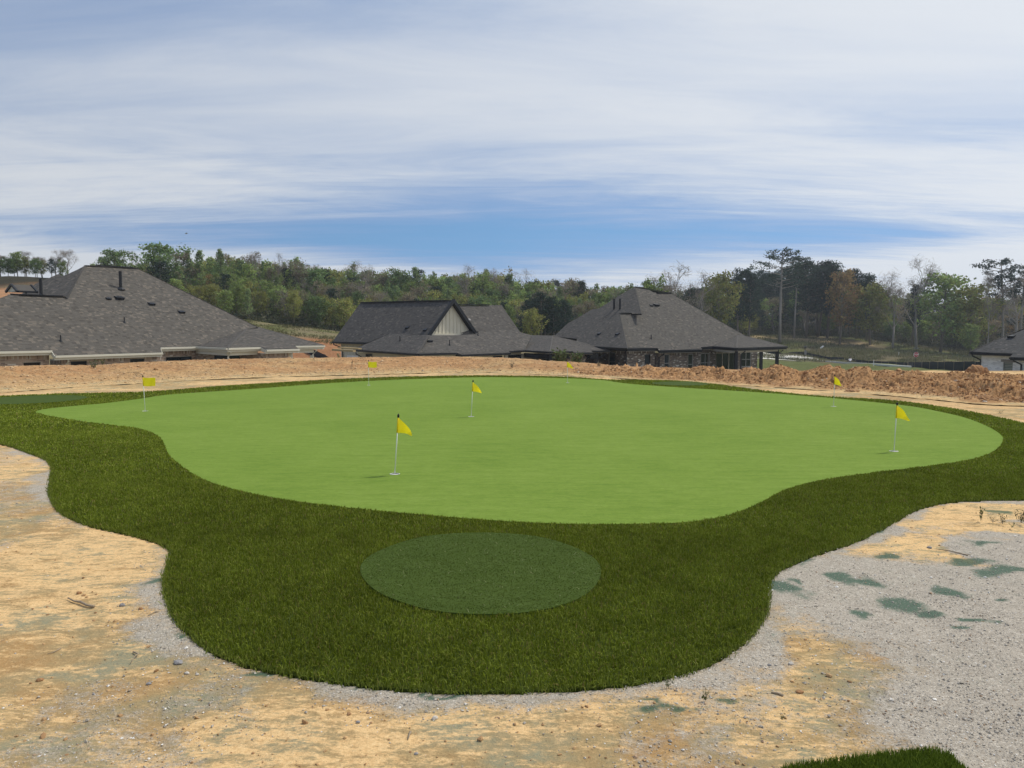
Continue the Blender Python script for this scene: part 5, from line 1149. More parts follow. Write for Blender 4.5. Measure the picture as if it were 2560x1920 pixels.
# --- white house at the right edge
def white_house():
    a0 = atd(2426.6, 879.3, 57); u = np.array([math.sin(R(155)), math.cos(R(155)), 0]); no = np.array([u[1], -u[0], 0]); z3 = np.array([0, 0, 1.])
    root = empty('white_house', (a0[0] + 3, a0[1] + 2, -3), 'white brick house cut off by the right edge of the picture, dark grey roof', 'house')
    M = slope(a0, no, 30); h = M.hit; pts = [a0, h(2533, 883), h(2525, 892.6), h(2760, 900), h(2760, 740), h(2640, 780), h(2560, 823.9), h(2465.7, 860.8)]
    roof_part(root, M, pts, (.088, .086, .083), .10, 51); hip(root, a0, h(2640, 780))
    m = MB(); m.poly([a0 - z3 * .1, h(2640, 780) - z3 * .1, h(2640, 780) - no * 9 - z3 * 4, a0 - no * 9 + u * .5 - z3 * .1]); m.build('rear_roof', M_deck, root)
    gutter(root, a0, h(2533, 883), M_black, no, .14); gutter(root, h(2525, 892.6), h(2760, 900), M_black, no, .14); gutter(root, a0 - no * 8, a0, M_black, -u, .14)
    zt = a0[2] - .26; zf = -3.3
    A, B = a0 - no * .45 + u * .55, h(2533, 883) - no * .45 + u * .6
    s0, d0 = along(A, u, 2508.5); s1, d1 = along(A, u, 2533); top = HC + ray(2520, 905)[2] * d0
    brick_wall(root, A, B, zf, zt, no, [(.88, .87, .84), (.85, .84, .81), (.90, .89, .86), (.86, .85, .83), (.88, .87, .85)], M_white, [(s0, s1, top - 1.5, top)], 52, False)
    gl, n, b = new_mat('shaded_glass'); n.put(b.inputs['Base Color'], (0.16, 0.20, 0.18, 1)); b.inputs['Roughness'].default_value = .25
    fr = window(root, A, u, no, s0, s1, top - 1.5, top, rails=1, glass=gl)
    for i in range(12): m = MB(); m.box(A * (1, 1, 0) + u * (s0 + s1) / 2 + z3 * (top - .12 - i * .11) - no * .075, u * ((s1 - s0) / 2 - .07), no * .008, z3 * .012); m.build('blind_slat', M_siding, fr)
    m = MB(); m.box(A * (1, 1, 0) + u * (s0 + s1) / 2 + z3 * (top + .10) + no * .03, u * ((s1 - s0) / 2 + .14), no * .04, z3 * .09); m.build('lintel', M_soffit, root)
    brick_wall(root, A - no * 7, A, zf, zt, -u, [(.88, .87, .84), (.85, .84, .81), (.90, .89, .86), (.86, .85, .83), (.88, .87, .85)], M_white, (), 53, False)
    A2, B2 = h(2538, 892.9) - no * .45, h(2760, 900) - no * .45; brick_wall(root, A2, B2, zf, A2[2] - .26, no, [(.88, .87, .84), (.85, .84, .81), (.90, .89, .86), (.86, .85, .83), (.88, .87, .85)], M_white, (), 54, False)
    downspout(root, A2 + u * .25, zf, A2[2] - .1, M_black, no - u * .8, .45); downspout(root, A + u * .03, zt - .5, zt + .1, M_black, no - u, .45)
    hood_vent(root, h(2526, 845), M.n, 1.1)
white_house()

# ------------------------------------------------------------------ silt fence, road, signs, person
def gz(x, y): return float(tz(x, y)[0])
def silt_fence(path, label, hts):
    pts = [atd(px, 880, D) for px, D in path]; o = empty('silt_fence', (pts[0][0], pts[0][1], gz(pts[0][0], pts[0][1])), label, 'silt fence')
    V, Fc = [], []; st = np.random.default_rng(4); k = 0
    for i in range(len(pts) - 1):
        a, b = pts[i], pts[i + 1]; L = np.hypot(*(b - a)[:2]); n = max(3, int(L / .8))
        for j in range(n + (1 if i == len(pts) - 2 else 0)):
            t = j / n; x, y = a[0] + (b[0] - a[0]) * t, a[1] + (b[1] - a[1]) * t; hh = hts[i] * (1 - t) + hts[i + 1] * t; z = gz(x, y)
            s = .07 * math.sin(j * 2.1 + i); hh *= .92 + .16 * float(vnoise(np.array([j * .23 + i * 5.]), np.array([1.7]), 5)[0]) + st.uniform(-.02, .02)
            V += [(x, y + s, z - .3), (x, y + s * .4, z + hh * .5), (x, y + s, z + hh)]
            if j % 4 == 0: m = MB(); m.box((x, y + .12, z + hh * .55), (.025, 0, 0), (0, .025, 0), (0, 0, hh * .55)); m.build('stake', M_wood, o)
    n = len(V) // 3
    for i in range(n - 1): Fc += [(3 * i, 3 * i + 3, 3 * i + 4, 3 * i + 1), (3 * i + 1, 3 * i + 4, 3 * i + 5, 3 * i + 2)]
    obj('fabric', mesh_np('fabric', V, Fc, M_silt, smooth=True), o)
silt_fence([(1850, 172), (1960, 165), (2061, 147), (2111, 138)], 'black fabric silt fence along the road, left stretch ending left of the person', [.62, .66, .66, .8])
silt_fence([(2113, 139), (2140, 134), (2206, 122), (2289, 108), (2300, 100)], 'black fabric silt fence behind the kerb, stretch between the person and the stop sign', [.5, .55, .6, .62, .7])
silt_fence([(2272, 103), (2364, 88), (2441, 78), (2500, 74)], 'black fabric silt fence, tall near stretch running up to the white house', [.7, .95, 1.1, 1.1])
silt_fence([(690, 84), (760, 80), (812, 76), (850, 72)], 'black fabric silt fence beyond the porch of the left brick house', [.6, .6, .7, .7])
def ribbon(name, up, lo, mat, dz, thick=.0):
    U = [atd(px, 900, D) for px, D in up]; Lo = [atd(px, 900, D) for px, D in lo]; V = []; Fc = []
    n = 40; iu = np.linspace(0, 1, n)
    def samp(P, t): q = t * (len(P) - 1); i = min(int(q), len(P) - 2); f = q - i; return P[i] * (1 - f) + P[i + 1] * f
    for t in iu:
        for w in np.linspace(0, 1, 6): p = samp(U, t) * (1 - w) + samp(Lo, t) * w; V.append((p[0], p[1], gz(p[0], p[1]) + dz))
    for i in range(n - 1):
        for j in range(5): a = i * 6 + j; Fc.append((a, a + 1, a + 7, a + 6))
    if thick:
        for i in range(n - 1): a = i * 6 + 5; b = len(V); V += [(*V[a][:2], V[a][2] - thick), (*V[a + 6][:2], V[a + 6][2] - thick)]; Fc.append((a, b, b + 1, a + 6))
    o = obj(name, mesh_np(name, V, Fc, mat)); o['kind'] = 'structure'; return o
ribbon('road', [(1850, 169), (1960, 162), (2061, 144), (2111, 135), (2206, 119), (2285, 104)], [(1850, 150), (1960, 146), (2040, 134), (2090, 128), (2190, 113.5), (2280, 99.5)], M_concrete, .16)
ribbon('kerb', [(1898, 140), (1960, 144), (2040, 133.5), (2090, 127.5), (2190, 113), (2279, 99)], [(1898, 138), (1960, 142), (2040, 131.5), (2090, 126), (2190, 111.6), (2279, 97)], M_kerb, .30, .25)
ribbon('pavement', [(1893, 140), (1915, 136), (1950, 131), (2005, 126)], [(1893, 126), (1915, 128), (1950, 127), (2005, 122)], M_kerb, .14)
def sign(px, D, top_y, label, stop=True, rot=0.0):
    p = atd(px, 900, D); z0 = gz(p[0], p[1]); zt = HC + ray(px, top_y)[2] * D; o = empty('stop_sign' if stop else 'road_sign', (p[0], p[1], z0), label, 'sign')
    m = MB(); m.tube([(p[0], p[1], z0 - .2), (p[0], p[1], zt)], .045, 8); m.build('pole', M_black, o)
    r = .40; cz = zt - .62 - r; ca, sa = math.cos(rot), math.sin(rot)
    def P(x, y, z): return (p[0] + x * ca - y * sa, p[1] + x * sa + y * ca, z)
    oc = [(r * math.cos(R(22.5 + 45 * i)), r * math.sin(R(22.5 + 45 * i))) for i in range(8)]; f = -.06
    m = MB(); m.hexa([P(x, f, cz + z) for x, z in oc], [P(x, f - .012, cz + z) for x, z in oc]); m.build('sign_plate', M_signwhite if stop else M_steel, o)
    if stop:
        m = MB(); m.hexa([P(x * .93, f - .012, cz + z * .93) for x, z in oc], [P(x * .93, f - .017, cz + z * .93) for x, z in oc]); m.build('sign_face', M_red, o)
        cu = bpy.data.curves.new('lettering', 'FONT'); cu.body = 'STOP'; cu.size = .33; cu.align_x = 'CENTER'; cu.align_y = 'CENTER'; cu.extrude = .003; cu.offset = .008
        t = bpy.data.objects.new('lettering', cu); C.objects.link(t); dg = bpy.context.evaluated_depsgraph_get(); me = bpy.data.meshes.new_from_object(t.evaluated_get(dg)); bpy.data.objects.remove(t)
        me.materials.clear(); me.materials.append(M_signwhite); me.transform(Matrix.Translation(Vector(P(0, f - .022, cz))) @ Matrix.Rotation(rot, 4, 'Z') @ Matrix.Rotation(R(90), 4, 'X')); obj('lettering', me, o)
    for i, (w, yy) in enumerate(((.42, 0), (.42, 1))):
        m = MB(); c = P(0, 0, zt - .10 - i * .22); d = (ca * w, sa * w, 0) if i == 0 else (-sa * w * .9 + ca * .2, ca * w * .9, 0); m.box(c, d, (-d[1] * .02, d[0] * .02, 0), (0, 0, .09)); m.build('street_name_blade', M_steel, o)
sign(2289, 112, 869, 'red STOP sign on a dark pole in front of the silt fence at right', True, R(4))
sign(2012, 120, 864.5, 'road sign seen from behind, grey plate on a dark post beside the road', False, R(38))
def person():
    D = 128; p = atd(2125.5, 907, D); z = gz(p[0], p[1]) + .30; o = empty('person', (p[0], p[1], z), 'person in a white shirt and cap sitting on the kerb with back to the camera', 'person')
    def skin(name, V, E, Rr, mat, sub=1):
        me = bpy.data.meshes.new(name); me.from_pydata([(p[0] + a, p[1] + b, z + c) for a, b, c in V], E, []); me.materials.append(mat); ob = obj(name, me, o)
        md = ob.modifiers.new('skin', 'SKIN'); me.skin_vertices.new() if not me.skin_vertices else None
        for i, r in enumerate(Rr): me.skin_vertices[0].data[i].radius = (r, r * .8)
        me.skin_vertices[0].data[0].use_root = True; s = ob.modifiers.new('sub', 'SUBSURF'); s.levels = s.render_levels = sub; return ob
    V = [(0, 0, .10), (0, .02, .32), (0, .06, .52), (0, .10, .60), (0, .14, .70), (0, .15, .80), (.18, .08, .52), (.27, .12, .30), (.22, .34, .20), (-.18, .08, .52), (-.27, .12, .30), (-.22, .34, .20), (.12, .12, .08), (.17, .48, .30), (.16, .62, -.10), (-.12, .12, .08), (-.17, .48, .30), (-.16, .62, -.10), (.16, .74, -.12), (-.16, .74, -.12), (.18, .42, .18), (-.18, .42, .18)]
    E = [(0, 1), (1, 2), (2, 3), (3, 4), (4, 5), (2, 6), (6, 7), (7, 8), (8, 20), (2, 9), (9, 10), (10, 11), (11, 21), (0, 12), (12, 13), (13, 14), (14, 18), (0, 15), (15, 16), (16, 17), (17, 19)]
    Rr = [.14, .13, .15, .06, .10, .08, .07, .05, .04, .07, .05, .04, .09, .07, .05, .09, .07, .05, .04, .04, .04, .04]
    skin('body', V, E, Rr, M_skin)
    skin('shirt', [(0, 0, .12), (0, .02, .32), (0, .06, .51), (.19, .08, .50), (.27, .11, .36), (-.19, .08, .50), (-.27, .11, .36)], [(0, 1), (1, 2), (2, 3), (3, 4), (2, 5), (5, 6)], [.19, .19, .18, .10, .08, .10, .08], M_shirt)
    skin('trousers', [(0, .02, .08), (.12, .12, .08), (.17, .48, .30), (.16, .60, 0), (-.12, .12, .08), (-.17, .48, .30), (-.16, .60, 0)], [(0, 1), (1, 2), (2, 3), (0, 4), (4, 5), (5, 6)], [.17, .12, .09, .075, .12, .09, .075], M_trousers)
    m = MB(); m.tube([(p[0], p[1] + .15, z + .74), (p[0], p[1] + .15, z + .82), (p[0], p[1] + .15, z + .89)], [.125, .12, .05], 10); m.build('cap', M_trousers, o, smooth=True)
person()
p = atd(2055, 865, 168); m = MB(); zz0 = gz(p[0], p[1]); m.tube([(p[0] - .35, p[1], zz0 + .25), (p[0] - .1, p[1] - .05, zz0 + .4), (p[0] + .3, p[1], zz0 + .7)], [.12, .18, .16], 8); tag(m.build('white_bag', M_signwhite), 'white rubbish bag lying on the dry grass slope above the road', 'bag')
def stakes():
    for px, py, D, lb in ((2247, 884, 150, 'thin white marker stake on the dry meadow left of the stop sign'), (2184, 914, 109, 'short white marker stake in the grass in front of the kerb')):
        q = atd(px, py, D); z = gz(q[0], q[1]); m = MB(); m.box((q[0], q[1], z + .4), (.035, 0, 0), (0, .035, 0), (0, 0, .45)); tag(m.build('marker_stake', M_signwhite), lb, 'stake')
stakes()
def rail_fence():
    P = [atd(px, 845, D) for px, D in ((1960, 196), (2020, 198), (2080, 198), (2140, 196), (2200, 192))]; o = empty('wire_fence', (P[0][0], P[0][1], gz(P[0][0], P[0][1])), 'dark wire fence with thin posts along the edge of the wood at right', 'fence')
    for i in range(len(P) - 1):
        for f in (0, .5):
            a = P[i] * (1 - f) + P[i + 1] * f; z = gz(a[0], a[1]); m = MB(); m.box((a[0], a[1], z + .65), (.06, 0, 0), (0, .06, 0), (0, 0, .75)); m.build('post', M_bark, o)
        for k in (.4, .8, 1.2): a, b = P[i], P[i + 1]; m = MB(); m.bar((a[0], a[1], gz(a[0], a[1]) + k), (b[0], b[1], gz(b[0], b[1]) + k), .05, .05); m.build('wire', M_steel, o)
    a, b = atd(1966, 840, 194), atd(2003, 836, 194); za, zb = gz(a[0], a[1]), gz(b[0], b[1]); o2 = empty('fallen_log', (a[0], a[1], za), 'pale fallen log lying in the undergrowth at the foot of the pines', 'log'); m = MB(); m.tube([(a[0], a[1], za + .6), (b[0], b[1], zb + 1.1)], [.16, .12], 7); m.build('wood', M_wood, o2)
rail_fence()

# ------------------------------------------------------------------ trees
def leaves(cent, n, spread, size, base, st, flat=1.0, var=.3, aspect=.7):
    cent = np.array(cent); k = len(cent); idx = st.integers(0, k, n); q = cent[idx] + np.clip(st.normal(0, 1, (n, 3)), -1.9, 1.9) * np.array([spread, spread, spread * flat])
    d1 = st.normal(0, 1, (n, 3)); d1 /= np.linalg.norm(d1, axis=1)[:, None]; d2 = np.cross(d1, st.normal(0, 1, (n, 3))); d2 /= np.linalg.norm(d2, axis=1)[:, None]
    s = size * st.uniform(.5, 1.25, n)[:, None]; V = np.stack([q - d1 * s, q + d2 * s * aspect, q + d1 * s, q - d2 * s * aspect], 1).reshape(-1, 3)
    Fc = np.arange(4 * n).reshape(n, 4); tone = st.uniform(1 - var, 1 + var, k)[idx] * st.uniform(.75, 1.25, n); col = np.array(base)[None] * tone[:, None] * (1 + st.uniform(-.12, .12, (n, 3)))
    return V, Fc, col
def tree_mesh(kind, seed):
    st = np.random.default_rng(seed); T = MB(); H = 12.0; bark = M_bark
    top = np.array([st.normal(0, .3), st.normal(0, .3), H])
    bend = np.array([st.normal(0, .25), st.normal(0, .25), 0])
    tp_ = lambda f: np.array([0, 0, 0]) * (1 - f) + top * f + bend * math.sin(math.pi * f)
    cents = []; fs = [0, .25, .5, .75, 1.0]
    if kind in ('leafy', 'olive', 'amber', 'round'):
        cw = dict(leafy=.24, olive=.28, amber=.24, round=.33)[kind]; b0 = st.uniform(.15, .3); T.tube([tp_(f) for f in (0, .3, .6, .9)], [.17, .14, .09, .04], 6); nb = 26
        for i in range(nb):
            f = b0 + (.97 - b0) * (i + .5) / nb; r = cw * H * (math.sin(math.pi * min(1, ((f - b0) / (1 - b0)) * .82 + .14)) ** .65) * st.uniform(.55, 1.12); a = i * 2.4 + st.uniform(-.5, .5); b = tp_(f * .86)
            e = b + np.array([math.cos(a) * r, math.sin(a) * r, r * st.uniform(.25, .75)]); T.tube([b, b * .5 + e * .5 + (0, 0, .15), e], [.055, .035, .015], 4, cap=False); cents.append(e)
            for j in range(4): c = b * (1 - (w := st.uniform(.35, 1))) + e * w + np.clip(st.normal(0, r * .20, 3), -r * .3, r * .3); cents.append(c)
        base = dict(leafy=(.235, .300, .100), olive=(.290, .300, .095), amber=(.30, .21, .095), round=(.150, .215, .085))[kind]; nl, sp, sz, fl = dict(leafy=(3000, .42, .20, .8), olive=(3300, .42, .20, .8), amber=(2400, .40, .19, .8), round=(4200, .48, .21, .8))[kind]
        V, Fc, Cc = leaves(cents, nl, sp, sz, base, st, fl)
    elif kind == 'narrow':
        T.tube([tp_(f) for f in (0, .4, .8, .99)], [.14, .10, .05, .015], 6); nb = 34
        for i in range(nb):
            f = .18 + .81 * (i + .5) / nb; r = .145 * H * (1 - ((f - .18) / .82)) ** .75 * st.uniform(.6, 1.2) + .12; a = i * 2.4 + st.uniform(-.5, .5); b = tp_(f * .96); e = b + np.array([math.cos(a) * r, math.sin(a) * r, r * .8]); T.tube([b, e], [.03, .01], 4, cap=False); cents += [e, b * .45 + e * .55]
        V, Fc, Cc = leaves(cents, 2000, .24, .17, (.225, .290, .125), st)
    elif kind == 'pine':      # dark rounded pine
        T.tube([tp_(f) for f in (0, .4, .8, .98)], [.20, .16, .09, .03], 6); nb = 36
        for i in range(nb):
            f = .34 + .65 * (i + .5) / nb; g = (f - .34) / .66; r = .23 * H * (math.sin(math.pi * (g * .78 + .16)) ** .6) * st.uniform(.45, 1.1); a = i * 2.4 + st.uniform(-.5, .5); b = tp_(f * .95); e = b + np.array([math.cos(a) * r, math.sin(a) * r, r * .22]); T.tube([b, e], [.05, .015], 4, cap=False)
            cents += [e, b * .3 + e * .7 + st.normal(0, .15, 3), b * .6 + e * .4]
        V, Fc, Cc = leaves(cents, 4600, .34, .17, (.048, .072, .052), st, .62, .35, .45)
    elif kind == 'tall_pine':
        bark = M_bark_p; T.tube([tp_(f) for f in (0, .3, .6, .85, .97)], [.17, .145, .115, .07, .03], 7); nb = 24
        for i in range(nb):
            f = .60 + .39 * (i + .5) / nb; g = (f - .60) / .40; r = .235 * H * (math.sin(math.pi * (g * .72 + .22)) ** .7) * st.uniform(.35, 1.15); a = i * 2.4 + st.uniform(-.6, .6); b = tp_(f * .97); e = b + np.array([math.cos(a) * r, math.sin(a) * r, r * .25 + .1]); T.tube([b, b * .5 + e * .5 - (0, 0, .08), e], [.05, .035, .015], 4, cap=False)
            cents += [e, e + st.normal(0, .3, 3) * (1, 1, .3), b * .35 + e * .65]
        V, Fc, Cc = leaves(cents, 2300, .30, .15, (.050, .074, .054), st, .45, .35, .45)
    elif kind in ('bare', 'hazy'):
        ends = []
        def grow(p, d, L, r, dep):
            d = d / np.linalg.norm(d); q = p + d * L; m = (p + q) / 2 + st.normal(0, L * .05, 3); T.tube([p, m, q], [r, r * .85, r * .7], 4 if dep > 1 else 5, cap=False)
            if dep >= 5: ends.append(q); return
            for k in range(2 if dep else 3 if st.random() < .6 else 4):
                nd = d + st.normal(0, .42, 3); nd[2] = abs(nd[2]) * .7 + .25 + (.2 if dep < 2 else 0); grow(q if k < 2 else p * .35 + q * .65, nd, L * st.uniform(.62, .85), max(r * .64, .034), dep + 1)
        T.tube([(0, 0, 0), tp_(.32)], [.24, .19], 6); grow(tp_(.32), np.array([0, 0, 1.]), 2.5, .18, 0); grow(tp_(.26), np.array([.7, .2, 1.]), 1.9, .10, 1); grow(tp_(.3), np.array([-.7, -.2, 1.]), 1.9, .10, 1)
        mz_ = max(q[2] for q in ends); V, Fc, Cc = leaves(ends, 1500 if kind == 'bare' else 1500, .42, .46 if kind == 'bare' else .17, (.25, .215, .18) if kind == 'bare' else (.245, .215, .145), st, 1.0, .25, .045 if kind == 'bare' else .7); bark = M_bark_p if kind == 'bare' else M_bark
        sc = 12.0 / mz_; T.v = [(a * sc, b * sc, c * sc) for a, b, c in T.v]; V = V * sc
    return T.mesh('trunk', bark, True), mesh_np('crown', V, Fc, M_leaf, Cc)
PROTO = {}
for kind, n in (('leafy', 3), ('olive', 2), ('amber', 2), ('round', 2), ('narrow', 2), ('pine', 3), ('tall_pine', 3), ('bare', 3), ('hazy', 2)): PROTO[kind] = [tree_mesh(kind, 100 + i * 7 + len(kind) * 31) for i in range(n)]
NAME = dict(leafy='deciduous_tree', olive='deciduous_tree', amber='budding_tree', round='broadleaf_tree', narrow='poplar_tree', pine='pine_tree', tall_pine='pine_tree', bare='bare_tree', hazy='budding_tree')
SEEN = []
def tree(kind, px, top_y, D, label, group=None, wid=1.0, var=None, rot=None):
    p = atd(px, 850, D); z = gz(p[0], p[1]) - .2; zt = HC + ray(px, top_y)[2] * D; Ht = max(3.5, zt - z); tr, cr = PROTO[kind][(var if var is not None else random.randrange(99)) % len(PROTO[kind])]
    o = bpy.data.objects.new(NAME[kind], None); C.objects.link(o); o.empty_display_size = .3; tag(o, label, 'tree', group)
    s = Ht / 12.0; w = wid * (s * .55 + .45 * Ht / 12 if False else s ** .75); o.location = (p[0], p[1], z); o.scale = (w, w, s); o.rotation_euler = (0, 0, rot if rot is not None else random.uniform(0, 6.28))
    for nm, me in (('trunk', tr), ('crown', cr)): c = bpy.data.objects.new(nm, me); C.objects.link(c); c.parent = o
    return o
# trees one can point to
for a in [
 ('pine', -25, 640, 126, 'dark tree cut by the left edge of the picture on the clay bank', 1.2), ('hazy', 8, 640, 125, 'half bare tree just left of the tall tree on the clay bank', 1.0),
 ('leafy', 52, 622, 126, 'tall sparse tree on the clay bank at left', .85), ('bare', 70, 630, 128, 'bare tree right behind the tall sparse tree on the clay bank', .8),
 ('round', 96, 668, 124, 'small dark tree on the clay bank right of the tall sparse one', .7), ('bare', 112, 655, 127, 'thin bare tree between the small dark tree and the wide bare pair', .7),
 ('bare', 148, 628, 127, 'wide bare tree left one of the pair over the brick house roof', 1.15), ('bare', 178, 627, 128, 'wide bare tree right one of the pair over the brick house roof', 1.0), ('pine', 136, 680, 123, 'low evergreen at the foot of the bare pair', .8), ('leafy', 165, 660, 125, 'thin half leafed tree in front of the bare pair', .7), ('round', 28, 672, 124, 'low bushy evergreen at the rim of the clay bank', .8),
 ('round', 291, 614, 120, 'round crowned oak standing above the ridge of the brick house', .95), ('bare', 332, 630, 122, 'bare tree right of the round oak over the brick roof', .7), ('leafy', 270, 655, 121, 'small light tree left of the round oak', .7), ('leafy', 345, 655, 121, 'low brownish green tree between the round oak and the tallest one', .9),
 ('round', 398, 596, 118, 'tallest broad green tree above the right hip of the brick house', 1.15), ('pine', 405, 650, 114, 'dark bushy tree below the tallest broad tree', 1.3), ('hazy', 452, 634, 122, 'pale budding tree right of the tallest broad tree', 1.0),
 ('narrow', 480, 623, 123, 'slim pale poplar, first of three right of the tallest tree', 1.0), ('narrow', 509, 622, 123, 'slim green poplar, middle of three right of the tallest tree', 1.0), ('narrow', 551, 619, 122, 'slim pointed poplar, tallest of the three', .85),
 ('leafy', 445, 688, 108, 'bright yellow green bushy tree against the hip of the brick house', .9), ('leafy', 585, 716, 112, 'bright green small tree low in the wood above the brick roof', .8), ('bare', 638, 637, 130, 'bare pointed tree on the skyline left of centre', .6), ('bare', 697, 635, 130, 'very thin bare tree standing highest on the skyline left of centre', .5),
 ('narrow', 605, 648, 128, 'green poplar between the pointed poplar and the bare trees', 1.3), ('leafy', 622, 648, 128, 'leafy tree just left of the first bare skyline tree', .9), ('leafy', 682, 653, 130, 'pointed leafy tree between two bare skyline trees', .8), ('pine', 727, 666, 132, 'dark pine on the skyline right of the thin bare tree', .8), ('hazy', 755, 653, 134, 'pale budding tree on the skyline above the bank', 1.1), ('round', 795, 657, 135, 'round green tree on the skyline above the bank', .9), ('amber', 700, 712, 120, 'orange budding tree amid the green wood above the bank', .7), ('hazy', 885, 706, 128, 'pale pinkish budding tree just left of the gabled roof ridge', 1.1),
 ('round', 998, 663, 150, 'dark rounded tree on the skyline above the gabled roof', .8), ('narrow', 1035, 665, 150, 'pointed green tree on the skyline right of the dark rounded one', 1.1), ('bare', 1161, 667, 150, 'bare branching tree on the skyline above the gable', .95), ('leafy', 1212, 674, 150, 'light green tree on the skyline right of the gable', .9), ('bare', 1228, 678, 152, 'thin bare tree next to the light green skyline tree', .7), ('narrow', 1278, 681, 152, 'light pointed tree on the skyline at the picture centre', 1.3), ('leafy', 1325, 690, 152, 'sparse crowned tree on the skyline right of centre', 1.1), ('pine', 1453, 697, 154, 'small dark pine on the skyline left of the right brick house', .6),
 ('pine', 1350, 725, 112, 'tallest dark pine in the grove between the gabled house and the right brick house', .9), ('pine', 1310, 745, 111, 'dark pine at the left of the grove between the houses', .8), ('pine', 1385, 738, 112, 'dark pine at the right of the grove between the houses', .75), ('pine', 1410, 745, 113, 'outermost right dark pine of the grove between the houses', .7), ('olive', 1330, 762, 108, 'yellowish tree standing in front of the pine grove', .8), ('pine', 1332, 740, 114, 'dark pine just behind the yellowish tree of the grove', .8),
 ('leafy', 1590, 692, 120, 'sparse young tree behind the peak of the right brick house', .7), ('leafy', 1634, 681, 122, 'light leafed young tree over the ridge of the right brick house', .75), ('bare', 1684, 667, 122, 'fan shaped bare tree over the ridge of the right brick house', 1.15), ('leafy', 1650, 700, 124, 'low green tree between young tree and fan shaped bare tree', .8),
 ('bare', 1745, 684, 150, 'bare tree left of the large light green tree', .9), ('olive', 1798, 664, 160, 'large light green tree left of the dark pines', 1.0), ('pine', 1725, 715, 150, 'low dark evergreen right of the fan shaped bare tree', 1.0),
 ('pine', 1842, 667, 172, 'dark round topped pine right of the large light green tree', 1.0), ('pine', 1872, 674, 172, 'second dark pine right of the large light green tree', .9), ('tall_pine', 1950, 623, 176, 'very tall pine with a long bare pale trunk, tallest of the right wood', 1.35), ('tall_pine', 1985, 640, 182, 'tall pine just behind and right of the tallest one', 1.0),
 ('pine', 2015, 648, 184, 'dark pine crown forming the top of the right wood, left one', 1.25), ('pine', 2045, 646, 186, 'dark pine crown forming the top of the right wood, middle one', 1.25), ('pine', 2068, 650, 184, 'dark pine crown forming the top of the right wood, right one', 1.1), ('amber', 2100, 650, 176, 'orange brown budding tree with a pale trunk in front of the dark pines', 1.0), ('pine', 2140, 667, 186, 'dark pointed pine right of the orange brown tree', .9), ('pine', 2166, 682, 184, 'lower dark pine on the slope of the crown line', .9), ('olive', 2175, 694, 176, 'broad olive brown tree in the middle of the right wood', 1.25),
 ('bare', 2232, 682, 174, 'bare tree with fine brown twigs left of the tall bare one', 1.0), ('bare', 2292, 651, 172, 'tall bare tree on the skyline of the right wood', 1.0), ('leafy', 2352, 659, 168, 'tall airy green tree right of the tall bare one', 1.35), ('olive', 2432, 690, 164, 'flat crowned green tree right of the airy tree', 1.25), ('bare', 2468, 690, 158, 'leaning pale trunk with few twigs left of the last tall pine', .35), ('tall_pine', 2508, 644, 162, 'layered tall pine near the right edge of the picture', 1.15), ('tall_pine', 2550, 662, 164, 'tall pine cut by the right edge of the picture', 1.1), ('bare', 2540, 690, 158, 'grey bare tree in front of the pines at the right edge', 1.1), ('leafy', 2425, 800, 152, 'small yellow green tree at the foot of the wood beside the white house', .9), ('pine', 2280, 705, 178, 'dark evergreen behind the tall bare tree', .8),
]: tree(a[0], a[1], a[2], a[3], a[4], None, a[5], var=hash(a[4]) % 3 if False else (int(a[1]) // 7) % 3)
# the wood: many trees at growing distances, tops rising to the skyline
sky_px = [(-100, 690), (180, 690), (240, 660), (440, 655), (520, 640), (620, 640), (720, 647), (820, 655), (950, 665), (1100, 676), (1250, 683), (1400, 696), (1500, 708), (1560, 700), (1700, 728), (1760, 705), (1850, 682), (1950, 668), (2060, 662), (2130, 682), (2200, 712), (2280, 735), (2380, 742), (2450, 742), (2520, 728), (2660, 725)]
sk = np.array(sky_px, float)
def zone(px): return 'behind the left brick house' if px < 560 else 'above the bare bank' if px < 860 else 'behind the gabled house' if px < 1330 else 'left of the right brick house' if px < 1590 else 'behind the right brick house' if px < 1860 else 'above the meadow at right' if px < 2260 else 'behind the white house'
WORD = dict(leafy='fresh green tree', olive='yellow green tree', amber='orange brown tree', round='dark broadleaf tree', narrow='slim light tree', pine='dark pine', tall_pine='bare trunked pine', bare='bare grey tree', hazy='brownish tree')
cnt = 0
ROW = ['front row', 'second row', 'middle', 'rear rows']
far = []
